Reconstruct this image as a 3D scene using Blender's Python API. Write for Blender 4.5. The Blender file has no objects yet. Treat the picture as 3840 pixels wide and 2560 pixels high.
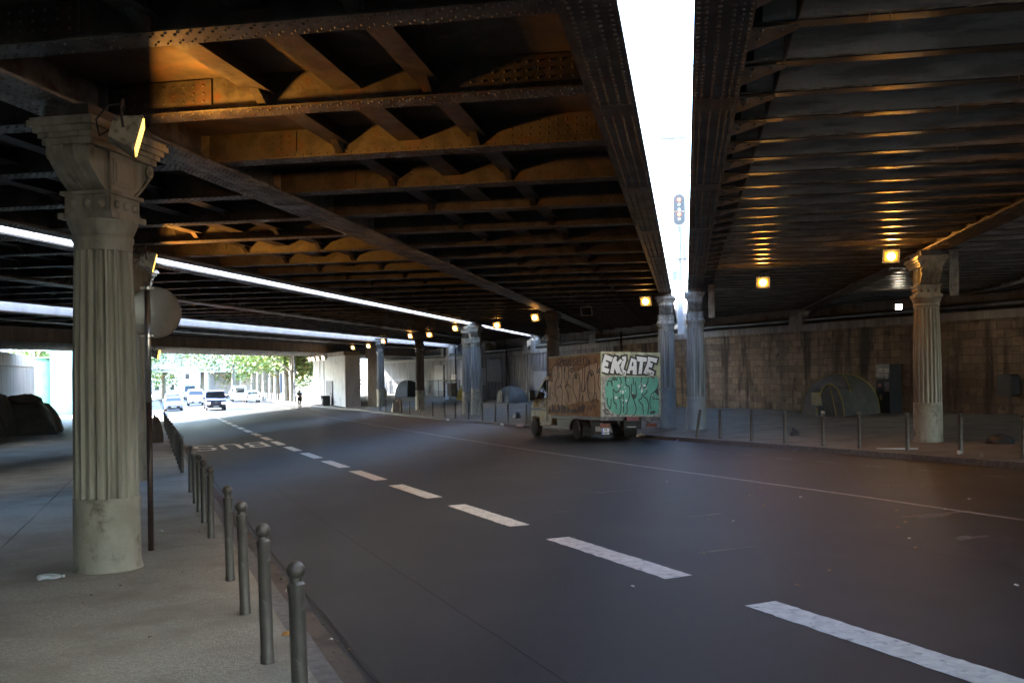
import bpy, bmesh, math, random
from math import sin, cos, tan, pi, radians, atan2, sqrt, floor
from mathutils import Vector, Matrix
random.seed(7)
SC = bpy.context.scene
# ---------------------------------------------------------------- camera, sky, sun, exposure
ZC = 2.0                                   # camera height over the pavement beside it
cam_d = bpy.data.cameras.new("camera"); cam = bpy.data.objects.new("camera", cam_d)
SC.collection.objects.link(cam); SC.camera = cam
cam_d.sensor_width = 36.0; cam_d.lens = 32.9; cam_d.shift_y = 0.0272; cam_d.shift_x = 0.0
cam_d.clip_start = 0.05; cam_d.clip_end = 3000
cam.location = (0, 0, ZC)
cam.rotation_euler = (Matrix.Rotation(radians(90), 4, 'X') @ Matrix.Rotation(radians(-0.8), 4, 'Z')).to_euler()
SUN_AZ, SUN_EL = radians(-72), radians(28)  # measured from straight ahead, minus = to the left
W = bpy.data.worlds.new("World"); SC.world = W; W.use_nodes = True
nt = W.node_tree; nt.nodes.clear()
sky = nt.nodes.new("ShaderNodeTexSky"); sky.sky_type = 'NISHITA'; sky.sun_disc = False
sky.sun_elevation = SUN_EL; sky.sun_rotation = SUN_AZ; sky.ozone_density = 2.2; sky.air_density = 1.1; sky.dust_density = 0.6
bg = nt.nodes.new("ShaderNodeBackground"); bg.inputs[1].default_value = 0.15
wo = nt.nodes.new("ShaderNodeOutputWorld")
nt.links.new(sky.outputs[0], bg.inputs[0]); nt.links.new(bg.outputs[0], wo.inputs[0])
sl = bpy.data.lights.new("sun", 'SUN'); sl.energy = 4.0; sl.angle = radians(0.5); sl.color = (1.0, .95, .87)
so = bpy.data.objects.new("sun", sl); SC.collection.objects.link(so)
sd = Vector((sin(SUN_AZ) * cos(SUN_EL), cos(SUN_AZ) * cos(SUN_EL), sin(SUN_EL)))
so.rotation_euler = sd.to_track_quat('Z', 'Y').to_euler(); so.location = (-60, 60, 60)
vs = SC.view_settings
vs.view_transform = 'Standard'; vs.look = 'None'; vs.exposure = 4.6; vs.gamma = 1; vs.use_curve_mapping = False
cy = SC.cycles
cy.use_denoising = True; cy.max_bounces = 7; cy.diffuse_bounces = 4; cy.glossy_bounces = 3
cy.transmission_bounces = 4; cy.caustics_reflective = False; cy.caustics_refractive = False
cy.sample_clamp_indirect = 6.0; cy.blur_glossy = 1.0
LAMP = 0.009                                  # overall level of the sodium floodlights

# ---------------------------------------------------------------- site survey
BETA, PHI = radians(10.51), radians(21.10)
S_ = [-60, -20, 0, 6.8, 11.1, 15.5, 19.8, 28.4, 37.1, 45.8, 54.4, 63.1, 71.7, 80.4, 95, 140, 400]
H_ = [1.1, 1.5, 1.86, 2.06, 2.2, 2.335, 2.465, 2.69, 2.89, 3.05, 3.2, 3.34, 3.46, 3.55, 3.6, 3.9, 7.0]
T_ = [-60, -.49, 1.15, 4.74, 11, 16.4, 16.5, 19.2, 32, 80]
G_ = [0, 0, 0, 0, .10, .20, .32, .38, .60, .60]
def interp(x, xs, ys):
    if x <= xs[0]: return ys[0]
    for i in range(1, len(xs)):
        if x <= xs[i]:
            return ys[i-1] + (ys[i] - ys[i-1]) * (x - xs[i-1]) / (xs[i] - xs[i-1])
    return ys[-1]
def prof(s): return interp(s, S_, H_)
def st2xy(s, t): return (-s * sin(PHI) + t * cos(PHI), s * cos(PHI) + t * sin(PHI))
def xy2st(x, y): return (-x * sin(PHI) + y * cos(PHI), x * cos(PHI) + y * sin(PHI))
def aq2xy(a, q): return (a * sin(BETA) + q * cos(BETA), a * cos(BETA) - q * sin(BETA))
def gz(s, t):                               # world height of the paving at road station s, offset t
    return ZC - prof(s) + interp(t, T_, G_)
def gxy(x, y): return gz(*xy2st(x, y))
RB = radians(90) - BETA                     # z rotation of things square to the bridges (local x along, y = -q)
RR = radians(90) + PHI                      # z rotation of things square to the road (local x along, y = -t)

# ---------------------------------------------------------------- materials
MAT = {}
def mat(name, col, col2=None, scale=3.0, rough=.7, metal=0.0, bump=0.0, bscale=None, stretch=(1, 1, 1), dark=None, dscale=1.0,
        damt=.5, spec=.5, detail=6, contrast=(.35, .65), coat=0, rvar=0.0, dstretch=(1, 1, 1)):
    if name in MAT: return MAT[name]
    m = bpy.data.materials.new(name); m.use_nodes = True; n = m.node_tree; n.nodes.clear()
    L = n.links.new
    out = n.nodes.new("ShaderNodeOutputMaterial"); b = n.nodes.new("ShaderNodeBsdfPrincipled"); L(b.outputs[0], out.inputs[0])
    b.inputs["Roughness"].default_value = rough; b.inputs["Metallic"].default_value = metal
    b.inputs["Specular IOR Level"].default_value = spec
    if coat: b.inputs["Coat Weight"].default_value = coat
    b.inputs["Base Color"].default_value = (*col, 1)
    tc = n.nodes.new("ShaderNodeTexCoord")
    def noise(sc, st, det=detail):
        mp = n.nodes.new("ShaderNodeMapping"); mp.inputs["Scale"].default_value = st; L(tc.outputs["Object"], mp.inputs[0])
        t = n.nodes.new("ShaderNodeTexNoise"); t.inputs["Scale"].default_value = sc; t.inputs["Detail"].default_value = det
        t.inputs["Roughness"].default_value = .62; L(mp.outputs[0], t.inputs[0]); return t.outputs[0]
    def ramp(s, lo, hi):
        r = n.nodes.new("ShaderNodeMapRange"); r.inputs["From Min"].default_value = lo; r.inputs["From Max"].default_value = hi
        r.interpolation_type = 'SMOOTHSTEP'; L(s, r.inputs["Value"]); return r.outputs["Result"]
    def mix(f, a, c):
        x = n.nodes.new("ShaderNodeMix"); x.data_type = 'RGBA'; L(f, x.inputs[0])
        for k, v in ((6, a), (7, c)):
            if isinstance(v, tuple): x.inputs[k].default_value = (*v, 1)
            else: L(v, x.inputs[k])
        return x.outputs[2]
    if col2:
        nz = noise(scale, stretch); cc = mix(ramp(nz, *contrast), col, col2)
        if dark:
            dn = noise(dscale, dstretch, 8)
            cc = mix(ramp(dn, 1 - damt - .12, 1 - damt + .12), cc, dark)
        L(cc, b.inputs["Base Color"])
        if rvar:
            r = n.nodes.new("ShaderNodeMapRange"); r.inputs["To Min"].default_value = rough - rvar; r.inputs["To Max"].default_value = rough + rvar
            L(nz, r.inputs["Value"]); L(r.outputs[0], b.inputs["Roughness"])
    if bump:
        bn = noise(bscale or scale * 6, (1, 1, 1)); bp = n.nodes.new("ShaderNodeBump"); bp.inputs["Strength"].default_value = bump
        bp.inputs["Distance"].default_value = .02; L(bn, bp.inputs["Height"]); L(bp.outputs[0], b.inputs["Normal"])
    MAT[name] = m
    return m
fascia_skylit = mat("skylit_fascia_paint", (.26, .29, .34), (.19, .21, .25), 1.2, .55, 0, .15, 12, dark=(.12, .09, .07), dscale=2.0, damt=.30) if False else None
def emis(name, col, k):
    if name in MAT: return MAT[name]
    m = bpy.data.materials.new(name); m.use_nodes = True; n = m.node_tree
    b = n.nodes["Principled BSDF"]; b.inputs["Base Color"].default_value = (*col, 1)
    b.inputs["Emission Color"].default_value = (*col, 1); b.inputs["Emission Strength"].default_value = k
    MAT[name] = m; return m
def blocks(name, c1, c2, mortar, dark, bw=.55, bh=.28, streak=.5, ax='XZ'):
    """masonry laid in courses, with tone varying stone by stone and soot streaks"""
    m = bpy.data.materials.new(name); m.use_nodes = True; n = m.node_tree; n.nodes.clear(); L = n.links.new
    out = n.nodes.new("ShaderNodeOutputMaterial"); b = n.nodes.new("ShaderNodeBsdfPrincipled"); L(b.outputs[0], out.inputs[0])
    b.inputs["Roughness"].default_value = .85
    tc = n.nodes.new("ShaderNodeTexCoord"); sp = n.nodes.new("ShaderNodeSeparateXYZ"); L(tc.outputs["Object"], sp.inputs[0])
    cb = n.nodes.new("ShaderNodeCombineXYZ"); L(sp.outputs[0], cb.inputs[0]); L(sp.outputs[2], cb.inputs[1])
    # wobble the joints a little
    wn = n.nodes.new("ShaderNodeTexNoise"); wn.inputs["Scale"].default_value = 1.3; L(cb.outputs[0], wn.inputs[0])
    va = n.nodes.new("ShaderNodeVectorMath"); va.operation = 'MULTIPLY_ADD'; va.inputs[1].default_value = (.10, .10, 0)
    L(wn.outputs["Color"], va.inputs[0]); L(cb.outputs[0], va.inputs[2])
    br = n.nodes.new("ShaderNodeTexBrick"); L(va.outputs[0], br.inputs[0])
    br.inputs["Color1"].default_value = (0, 0, 0, 1); br.inputs["Color2"].default_value = (1, 1, 1, 1); br.inputs["Mortar"].default_value = (.5, .5, .5, 1)
    br.inputs["Scale"].default_value = 1; br.inputs["Mortar Size"].default_value = .008; br.inputs["Mortar Smooth"].default_value = .3
    br.inputs["Brick Width"].default_value = bw; br.inputs["Row Height"].default_value = bh; br.inputs["Bias"].default_value = 0
    m1 = n.nodes.new("ShaderNodeMix"); m1.data_type = 'RGBA'; L(br.outputs[0], m1.inputs[0]); m1.inputs[6].default_value = (*c1, 1); m1.inputs[7].default_value = (*c2, 1)
    def nz(sc, st, lo, hi):
        mp = n.nodes.new("ShaderNodeMapping"); mp.inputs["Scale"].default_value = st; L(cb.outputs[0], mp.inputs[0])
        t = n.nodes.new("ShaderNodeTexNoise"); t.inputs["Scale"].default_value = sc; t.inputs["Detail"].default_value = 8; t.inputs["Roughness"].default_value = .65; L(mp.outputs[0], t.inputs[0])
        r = n.nodes.new("ShaderNodeMapRange"); r.inputs["From Min"].default_value = lo; r.inputs["From Max"].default_value = hi; r.interpolation_type = 'SMOOTHSTEP'; L(t.outputs[0], r.inputs[0]); return r.outputs[0]
    def mx(f, a, c):
        x = n.nodes.new("ShaderNodeMix"); x.data_type = 'RGBA'; L(f, x.inputs[0]); L(a, x.inputs[6]); x.inputs[7].default_value = (*c, 1); return x.outputs[2]
    c = mx(nz(2.2, (1, 1, 1), .52, .72), m1.outputs[2], dark)
    c = mx(nz(1.0, (1.0, .13, 1), .62 - streak * .2, .78 - streak * .2), c, dark)
    c = mx(nz(3.0, (2.2, .1, 1), .62, .74), c, tuple(min(1, k * 1.9) for k in c1))
    c = mx(br.outputs["Fac"], c, mortar)
    L(c, b.inputs["Base Color"])
    bn = n.nodes.new("ShaderNodeTexNoise"); bn.inputs["Scale"].default_value = 14; bn.inputs["Detail"].default_value = 6; L(cb.outputs[0], bn.inputs[0])
    ad = n.nodes.new("ShaderNodeMath"); ad.operation = 'MULTIPLY_ADD'; ad.inputs[1].default_value = -1.2; L(br.outputs["Fac"], ad.inputs[0]); L(bn.outputs[0], ad.inputs[2])
    bp = n.nodes.new("ShaderNodeBump"); bp.inputs["Strength"].default_value = .7; bp.inputs["Distance"].default_value = .03; L(ad.outputs[0], bp.inputs["Height"]); L(bp.outputs[0], b.inputs["Normal"])
    MAT[name] = m; return m

steel = mat("painted_steel", (.068, .063, .056), (.028, .026, .024), 2.4, .50, .0, .35, 18, dark=(.085, .036, .016), dscale=3.2, damt=.38, rvar=.14, contrast=(.42, .60))
steel_pale = mat("pale_lead_paint", (.20, .19, .17), (.085, .08, .073), 1.8, .5, 0, .3, 16, dark=(.045, .03, .02), dscale=3.4, damt=.42, contrast=(.42, .60))
steel_white = mat("white_fascia_paint", (.72, .74, .76), (.55, .56, .57), 1.2, .55, 0, .15, 12, dark=(.25, .16, .10), dscale=2.0, damt=.28)
soffit = mat("sooty_plate", (.11, .088, .066), (.045, .04, .035), 1.6, .75, 0, .3, 9, dark=(.15, .085, .045), dscale=1.4, damt=.42)
arch_m = mat("sooty_render", (.64, .60, .53), (.38, .355, .31), 2.2, .95, 0, .9, 9, stretch=(4.5, .4, 1), dark=(.13, .12, .11), dscale=3.4, damt=.33, dstretch=(6.0, .30, 1), contrast=(.42, .58), spec=.1)
iron = mat("column_paint", (.29, .275, .225), (.22, .205, .165), 2.0, .52, 0, .12, 24, stretch=(2.5, 2.5, .3), dark=(.10, .09, .07), dscale=2.4, damt=.37, dstretch=(2.2, 2.2, .35), contrast=(.42, .60))
iron_b = mat("column_base_paint", (.29, .275, .225), (.24, .23, .185), 3.2, .6, 0, .3, 22, dark=(.11, .09, .065), dscale=4.4, damt=.38, contrast=(.42, .60))
iron_g = mat("blue_grey_column_paint", (.30, .32, .33), (.17, .18, .18), 2.0, .5, 0, .12, 20, stretch=(2.5, 2.5, .2), dark=(.085, .08, .075), dscale=2.0, damt=.42, dstretch=(2.6, 2.6, .25))
concrete = mat("weathered_concrete", (.34, .33, .31), (.24, .23, .215), 1.4, .85, 0, .25, 20, stretch=(1.8, 1.8, .35), dark=(.13, .12, .11), dscale=1.6, damt=.40, dstretch=(2, 2, .25))
concrete_b = mat("brown_concrete", (.24, .19, .14), (.17, .13, .10), 1.4, .85, 0, .2, 20, stretch=(1, 1, .3), dark=(.09, .07, .055), dscale=2.0, damt=.36, dstretch=(2, 2, .3))
asphalt = mat("asphalt", (.016, .0165, .018), (.085, .085, .09), 75, .52, 0, 1.0, 95, dark=(.032, .031, .032), dscale=.45, damt=.44, rvar=.14, spec=.45, contrast=(.56, .72))
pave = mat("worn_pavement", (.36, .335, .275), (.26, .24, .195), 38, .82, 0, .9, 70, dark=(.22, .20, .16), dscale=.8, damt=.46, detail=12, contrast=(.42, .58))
gutter_m = mat("dirty_gutter", (.11, .085, .066), (.075, .058, .046), 4, .85, 0, .5, 60, dark=(.04, .032, .026), dscale=2.0, damt=.45)
kerb_m = mat("granite_kerb", (.17, .16, .15), (.11, .10, .095), 12, .75, 0, .3, 60)
paint_w = mat("road_paint", (.82, .77, .66), (.66, .61, .52), 9, .6, 0, .3, 60, dark=(.20, .19, .175), dscale=11, damt=.36)
paint_f = mat("faded_road_paint", (.20, .19, .18), (.13, .125, .12), 9, .6, 0, .3, 60, dark=(.07, .068, .066), dscale=9, damt=.48)
earth = mat("earth", (.10, .095, .085), (.07, .066, .06), .4, .9)
mast_grey = mat("mast_grey", (.11, .115, .12), (.08, .085, .09), 3, .5)
pave_shade = mat("shaded_worn_pavement", (.19, .172, .145), (.135, .122, .10), 38, .85, 0, .9, 70, dark=(.10, .09, .075), dscale=.8, damt=.46, detail=12, contrast=(.42, .58))  # shade of the right side put into a darker copy of the pavement colour
seam = mat("dark_seam", (.012, .011, .010), (.022, .02, .018), 9, .8)
black = mat("black_rubber", (.018, .018, .019), (.026, .025, .025), 8, .75)
dmetal = mat("dark_metal", (.035, .033, .032), (.055, .05, .046), 6, .45, .3)
gun = mat("bollard_paint", (.095, .086, .075), (.065, .059, .052), 5, .42, .2, .15, 60, dark=(.23, .22, .20), dscale=12, damt=.32)
chrome = mat("galvanised_steel", (.45, .43, .40), (.36, .34, .32), 6, .28, .9)
rust = mat("rusty_red_paint", (.060, .032, .026), (.035, .024, .021), 6, .5, .2, .2, 30)
glass_d = mat("dark_glass", (.015, .018, .02), None, rough=.06, spec=.8)

# ---------------------------------------------------------------- mesh helpers
class MB:
    def __init__(s): s.v = []; s.f = []; s.m = []; s.mi = 0
    def add(s, vs, fs):
        o = len(s.v); s.v.extend(vs)
        for f in fs: s.f.append(tuple(i + o for i in f)); s.m.append(s.mi)
        return s
    def box(s, x0, x1, y0, y1, z0, z1):
        return s.add([(x0, y0, z0), (x1, y0, z0), (x1, y1, z0), (x0, y1, z0), (x0, y0, z1), (x1, y0, z1), (x1, y1, z1), (x0, y1, z1)],
                     [(0, 3, 2, 1), (4, 5, 6, 7), (0, 1, 5, 4), (1, 2, 6, 5), (2, 3, 7, 6), (3, 0, 4, 7)])
    def hexa(s, p):                          # 8 free corners, same order as box
        return s.add([tuple(k) for k in p], [(0, 3, 2, 1), (4, 5, 6, 7), (0, 1, 5, 4), (1, 2, 6, 5), (2, 3, 7, 6), (3, 0, 4, 7)])
    def quad(s, a, b, c, d): return s.add([a, b, c, d], [(0, 1, 2, 3)])
    def prism(s, pts, a, b, axis='y'):       # closed outline pts (u,w) extruded along an axis
        n = len(pts)
        def P(u, w, k): return {'y': (u, k, w), 'x': (k, u, w), 'z': (u, w, k)}[axis]
        vs = [P(u, w, a) for u, w in pts] + [P(u, w, b) for u, w in pts]
        fs = [tuple(range(n)), tuple(range(2 * n - 1, n - 1, -1))] + [(i, n + i, n + (i + 1) % n, (i + 1) % n) for i in range(n)]
        return s.add(vs, fs)
    def lathe(s, prof_, n=24, c=(0, 0), z0=0, flute=None):
        vs = []; k = len(prof_)
        for r, z in prof_:
            for i in range(n):
                an = 2 * pi * i / n; rr = r if not flute else r * flute(i, z)
                vs.append((c[0] + rr * cos(an), c[1] + rr * sin(an), z0 + z))
        fs = [(j * n + i, j * n + (i + 1) % n, (j + 1) * n + (i + 1) % n, (j + 1) * n + i) for j in range(k - 1) for i in range(n)]
        fs += [tuple(range(n - 1, -1, -1)), tuple((k - 1) * n + i for i in range(n))]
        return s.add(vs, fs)
    def tube(s, pts, r, n=8, caps=True, r2=None):
        pts = [Vector(p) for p in pts]; vs = []; k = len(pts)
        up = Vector((0, 0, 1)); prevx = None
        for j, p in enumerate(pts):
            d = (pts[min(j + 1, k - 1)] - pts[max(j - 1, 0)]).normalized()
            x = d.cross(up) if prevx is None else prevx - d * prevx.dot(d)
            if x.length < 1e-4: x = d.cross(Vector((1, 0, 0)))
            x.normalize(); prevx = x; y = d.cross(x)
            rr = (r[j] if isinstance(r, (list, tuple)) else r)
            for i in range(n):
                an = 2 * pi * i / n; q = p + x * (rr * cos(an)) + y * (rr * sin(an)); vs.append(tuple(q))
        fs = [(j * n + i, j * n + (i + 1) % n, (j + 1) * n + (i + 1) % n, (j + 1) * n + i) for j in range(k - 1) for i in range(n)]
        if caps: fs += [tuple(range(n - 1, -1, -1)), tuple((k - 1) * n + i for i in range(n))]
        return s.add(vs, fs)
    def ball(s, c, r, n=12, m=8, sz=1.0, sy=1.0, z_lo=-1):
        vs = []; fs = []
        for j in range(1, m):
            th = pi * j / m
            for i in range(n):
                an = 2 * pi * i / n; vs.append((c[0] + r * sin(th) * cos(an), c[1] + sy * r * sin(th) * sin(an), c[2] + sz * r * cos(th)))
        a = len(vs); vs += [(c[0], c[1], c[2] + sz * r), (c[0], c[1], c[2] - sz * r)]
        for j in range(m - 2):
            for i in range(n): fs.append((j * n + i, (j + 1) * n + i, (j + 1) * n + (i + 1) % n, j * n + (i + 1) % n))
        for i in range(n):
            fs.append((a, i, (i + 1) % n)); fs.append((a + 1, (m - 2) * n + (i + 1) % n, (m - 2) * n + i))
        return s.add(vs, fs)
    def rivet(s, p, nrm, r=.017, hi=True):
        """a rivet head: nrm is one of '-z','+x','-x','+y','-y'"""
        ax = {'-z': ((1, 0, 0), (0, -1, 0), (0, 0, -1)), '+z': ((1, 0, 0), (0, 1, 0), (0, 0, 1)), '-x': ((0, -1, 0), (0, 0, 1), (-1, 0, 0)), '+x': ((0, 1, 0), (0, 0, 1), (1, 0, 0)),
              '+y': ((-1, 0, 0), (0, 0, 1), (0, 1, 0)), '-y': ((1, 0, 0), (0, 0, 1), (0, -1, 0))}[nrm]
        u, w, nn = ax
        rings = ((1, 0), (.8, .5), ) if hi else ((1, 0),)
        k = 6 if hi else 4; vs = []
        for rr, h in rings:
            for i in range(k):
                an = 2 * pi * i / k; a, b = r * rr * cos(an), r * rr * sin(an)
                vs.append(tuple(p[j] + u[j] * a + w[j] * b + nn[j] * h * r for j in range(3)))
        vs.append(tuple(p[j] + nn[j] * r * .85 for j in range(3)))
        fs = []
        for q in range(len(rings) - 1): fs += [(q * k + i, q * k + (i + 1) % k, (q + 1) * k + (i + 1) % k, (q + 1) * k + i) for i in range(k)]
        o = (len(rings) - 1) * k; fs += [(o + i, o + (i + 1) % k, len(vs) - 1) for i in range(k)]
        return s.add(vs, fs)
    def mesh(s, name, mats, smooth=False, ang=None):
        me = bpy.data.meshes.new(name); me.from_pydata(s.v, [], s.f); me.validate(verbose=False)
        if not isinstance(mats, (list, tuple)): mats = [mats]
        for k in mats: me.materials.append(k)
        if len(mats) > 1 and len(me.polygons) == len(s.m): me.polygons.foreach_set("material_index", s.m)
        if smooth: me.polygons.foreach_set("use_smooth", [True] * len(me.polygons))
        if ang is not None:
            me.polygons.foreach_set("use_smooth", [True] * len(me.polygons))
            try: me.set_sharp_from_angle(angle=radians(ang))
            except Exception: pass
        me.update(); return me
    def obj(s, name, mats, parent=None, smooth=False, ang=None, loc=None, rot=None):
        return link(name, s.mesh(name, mats, smooth, ang), parent, loc, rot)
def link(name, data, parent=None, loc=None, rot=None):
    o = bpy.data.objects.new(name, data); SC.collection.objects.link(o)
    if parent is not None: o.parent = parent
    if loc is not None: o.location = loc
    if rot is not None: o.rotation_euler = rot
    return o
def tag(o, label=None, cat=None, group=None, kind=None):
    if label: o["label"] = label
    if cat: o["category"] = cat
    if group: o["group"] = group
    if kind: o["kind"] = kind
    return o
def thing(name, label, cat, loc, rz=0, group=None, kind=None, rot=None):
    o = link(name, None, None, loc, rot or (0, 0, rz)); o.empty_display_size = .2
    return tag(o, label, cat, group, kind)
def dup(root, loc=None, rz=None, label=None, rot=None):
    def cp(o, par):
        c = o.copy(); SC.collection.objects.link(c)
        if par is not None: c.parent = par
        for ch in list(o.children): cp(ch, c)
        return c
    r = cp(root, None)
    if loc is not None: r.location = loc
    if rz is not None: r.rotation_euler = (0, 0, rz)
    if rot is not None: r.rotation_euler = rot
    if label: r["label"] = label
    return r
ORD = ["first", "second", "third", "fourth", "fifth", "sixth", "seventh", "eighth", "ninth", "tenth", "eleventh", "twelfth", "thirteenth",
       "fourteenth", "fifteenth", "sixteenth", "seventeenth", "eighteenth", "nineteenth", "twentieth", "twenty-first", "twenty-second", "twenty-third", "twenty-fourth"]
# ================================================================ GROUND
def strip(name, s_list, t_fn, dz, m, label=None, kind="structure", thick=0):
    """a sheet following the road's fall; t_fn(s) gives the offsets across"""
    b = MB(); rows = []
    for s in s_list:
        rows.append([(t, dz(s, t) if callable(dz) else dz) for t in t_fn(s)])
    k = len(rows[0])
    for s, r in zip(s_list, rows):
        for t, z in r:
            x, y = st2xy(s, t); b.v.append((x, y, gz(s, t) + z))
    for i in range(len(rows) - 1):
        for j in range(k - 1):
            b.f.append((i * k + j + 1, i * k + j, (i + 1) * k + j, (i + 1) * k + j + 1)); b.m.append(0)
    return tag(b.obj(name, m), label, None, None, kind)
def frange(a, b, st):
    r = []; x = a
    while x < b - 1e-6: r.append(x); x += st
    return r + [b]
SL = frange(-120, -64, 8) + frange(-60, 120, 2.0) + frange(124, 400, 12)
def tk(s): return interp(s, [0, 13, 16, 21, 80, 90, 104, 130], [15.5, 15.75, 15.98, 16.35, 16.4, 15.2, 14.2, 14.0])   # right kerb line
bigz = MB(); bigz.box(-900, 900, -300, 1500, -9.2, -9.0)
tag(bigz.obj("ground", earth), None, None, None, "structure")
def road_dz(s, t):
    base = interp(t, [1.15, 4.74], [-.10, 0])
    ex = 0
    if t > tk(s) - .01: ex = -(interp(t, T_, G_) - interp(tk(s) - .05, T_, G_))
    return base + ex
strip("road", SL, lambda s: [1.15, 1.43, 2.5, 3.6, 4.74, 7, 9, 11, 13, 14.6, tk(s)], lambda s, t: interp(t, [1.15, 4.74], [-.10, 0]) if t < 5 else min(0, .20 - interp(t, T_, G_)) if t > 15 else 0, asphalt)
strip("gutter", SL, lambda s: [1.15, 1.43 + .03 * sin(s * .9)], -.094, gutter_m)
strip("sidewalk_left", SL, lambda s: [-60, -30, -14, -10, -6, -3, -.49, 0, .5, 1.0], 0, pave)
strip("kerb_left", SL, lambda s: [1.0, 1.149], .003, kerb_m)
def vface(name, t0, dzt, dzb, m):
    b = MB(); n = 0
    for s in SL:
        t = t0(s) if callable(t0) else t0
        x, y = st2xy(s, t); z = gz(s, t)
        if callable(t0): z = gz(s, 16.5)
        b.v += [(x, y, z + dzb), (x, y, z + dzt)]
    for i in range(len(SL) - 1): b.f.append((2 * i, 2 * i + 2, 2 * i + 3, 2 * i + 1)); b.m.append(0)
    return tag(b.obj(name, m), None, None, None, "structure")
vface("kerb_left_face", 1.15, .003, -.16, kerb_m)
# right pavement: its top level is the level at t = 16.5 and up
def right_dz(s, t): return 0 if t >= 16.5 else gz(s, 16.5) - gz(s, t)
strip("sidewalk_right", SL, lambda s: [tk(s) + .22, 16.9, 18, 19.2, 22, 26, 32, 60, 120], right_dz, pave_shade)
strip("kerb_right", SL, lambda s: [tk(s) + .001, tk(s) + .22], lambda s, t: right_dz(s, t) + .003, kerb_m)
vface("kerb_right_face", lambda s: tk(s), .003, -.22, kerb_m)

# ---------------------------------------------------------------- markings
def patch(s0, s1, t0, t1, dz=.004, b=None, n=4):
    b = b if b is not None else MB(); o = len(b.v)
    for i in range(n + 1):
        s = s0 + (s1 - s0) * i / n
        for t in (t0, t1):
            x, y = st2xy(s, t); b.v.append((x, y, gz(s, t) + dz + (interp(t, [1.15, 4.74], [-.10, 0]) if t < 4.74 else 0)))
    for i in range(n): b.f.append((o + 2 * i + 1, o + 2 * i, o + 2 * i + 2, o + 2 * i + 3)); b.m.append(0)
    return b
b = MB()
for k in range(-3, 24):
    s0 = 6.81 + 4.33 * k; o = len(b.v); n_ = 40 if k < 6 else 8; rj = random.Random(k + 50)
    for i in range(n_ + 1):
        s = s0 - 3.0 + 3.0 * i / n_
        for t in (4.74 + rj.uniform(-.009, .009), 5.06 + rj.uniform(-.009, .009)):
            x, y = st2xy(s + (rj.uniform(-.012, .012) if i in (0, n_) else 0), t); b.v.append((x, y, gz(s, t) + .004))
    for i in range(n_): b.f.append((o + 2 * i + 1, o + 2 * i, o + 2 * i + 2, o + 2 * i + 3)); b.m.append(0)
tag(b.obj("lane_dashes", paint_w), "broken white line between the bus lane and the road", "road marking", None, "structure")
tl = [(-30, 9.9), (0, 10.2), (8.9, 10.46), (12, 10.7), (15.6, 10.83), (21.6, 11.0), (28, 11.2), (39.6, 11.6), (60, 11.95), (81, 12.2), (140, 12.4)]
b = MB(); sl_ = frange(-30, 140, 2)
for s in sl_:
    t = interp(s, [p[0] for p in tl], [p[1] for p in tl])
    for tt in (t - .05, t + .05):
        x, y = st2xy(s, tt); b.v.append((x, y, gz(s, tt) + .004))
for i in range(len(sl_) - 1): b.f.append((2 * i + 1, 2 * i, 2 * i + 2, 2 * i + 3)); b.m.append(0)
tag(b.obj("centre_line", mat("thin_line_paint", (.30, .28, .25), (.17, .16, .15), 6, .6)), "thin worn white line down the middle of the road", "road marking", None, "structure")
b = MB()
for k in range(18):
    s0 = 12.5 + 1.55 * k; patch(s0, s0 + .62, 14.40, 14.48, .004, b, 1)
tag(b.obj("parking_dashes", paint_f), "faded short dashes marking the parking lane", "road marking", None, "structure")
# BUS, read by traffic coming towards the camera
def glyph(paths, wd, b, fn, dz):
    """flat strokes; fn(u,v) -> (s,t)"""
    for p in paths:
        for (u0, v0), (u1, v1) in zip(p[:-1], p[1:]):
            d = sqrt((u1 - u0) ** 2 + (v1 - v0) ** 2) or 1
            ex = wd * .5 / d
            du, dv = (u1 - u0) * ex, (v1 - v0) * ex
            nu, nv = -dv, du
            q = [(u0 - du + nu, v0 - dv + nv), (u0 - du - nu, v0 - dv - nv), (u1 + du - nu, v1 + dv - nv), (u1 + du + nu, v1 + dv + nv)]
            o = len(b.v)
            for u, v in q:
                s, t = fn(u, v); x, y = st2xy(s, t); b.v.append((x, y, gz(s, t) + dz + (interp(t, [1.15, 4.74], [-.10, 0]) if t < 4.74 else 0)))
            b.f.append((o, o + 1, o + 2, o + 3)); b.m.append(0); dz += .0003
b = MB()
LET = {'B': [[(0, 0), (0, 2)], [(0, 2), (.62, 2), (.74, 1.75), (.62, 1.12), (0, 1.05)], [(.62, 1.05), (.76, .7), (.74, .3), (.6, 0), (0, 0)]],
       'U': [[(0, 2), (0, .35), (.15, 0), (.6, 0), (.75, .35), (.75, 2)]],
       'S': [[(.75, 1.75), (.6, 2), (.12, 2), (0, 1.7), (0, 1.25), (.12, 1.05), (.62, .95), (.75, .7), (.75, .3), (.62, 0), (.12, 0), (0, .25)]]}
for i, ch in enumerate("BUS"):
    glyph(LET[ch], .21, b, lambda u, v, i=i: (41.4 - v * 1.55 + 0, 4.25 - i * 1.02 - u * .85 + .1), .004)
tag(b.obj("bus_lettering", paint_w), "worn white letters BUS painted on the bus lane", "road marking", None, "structure")
b = MB()
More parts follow.
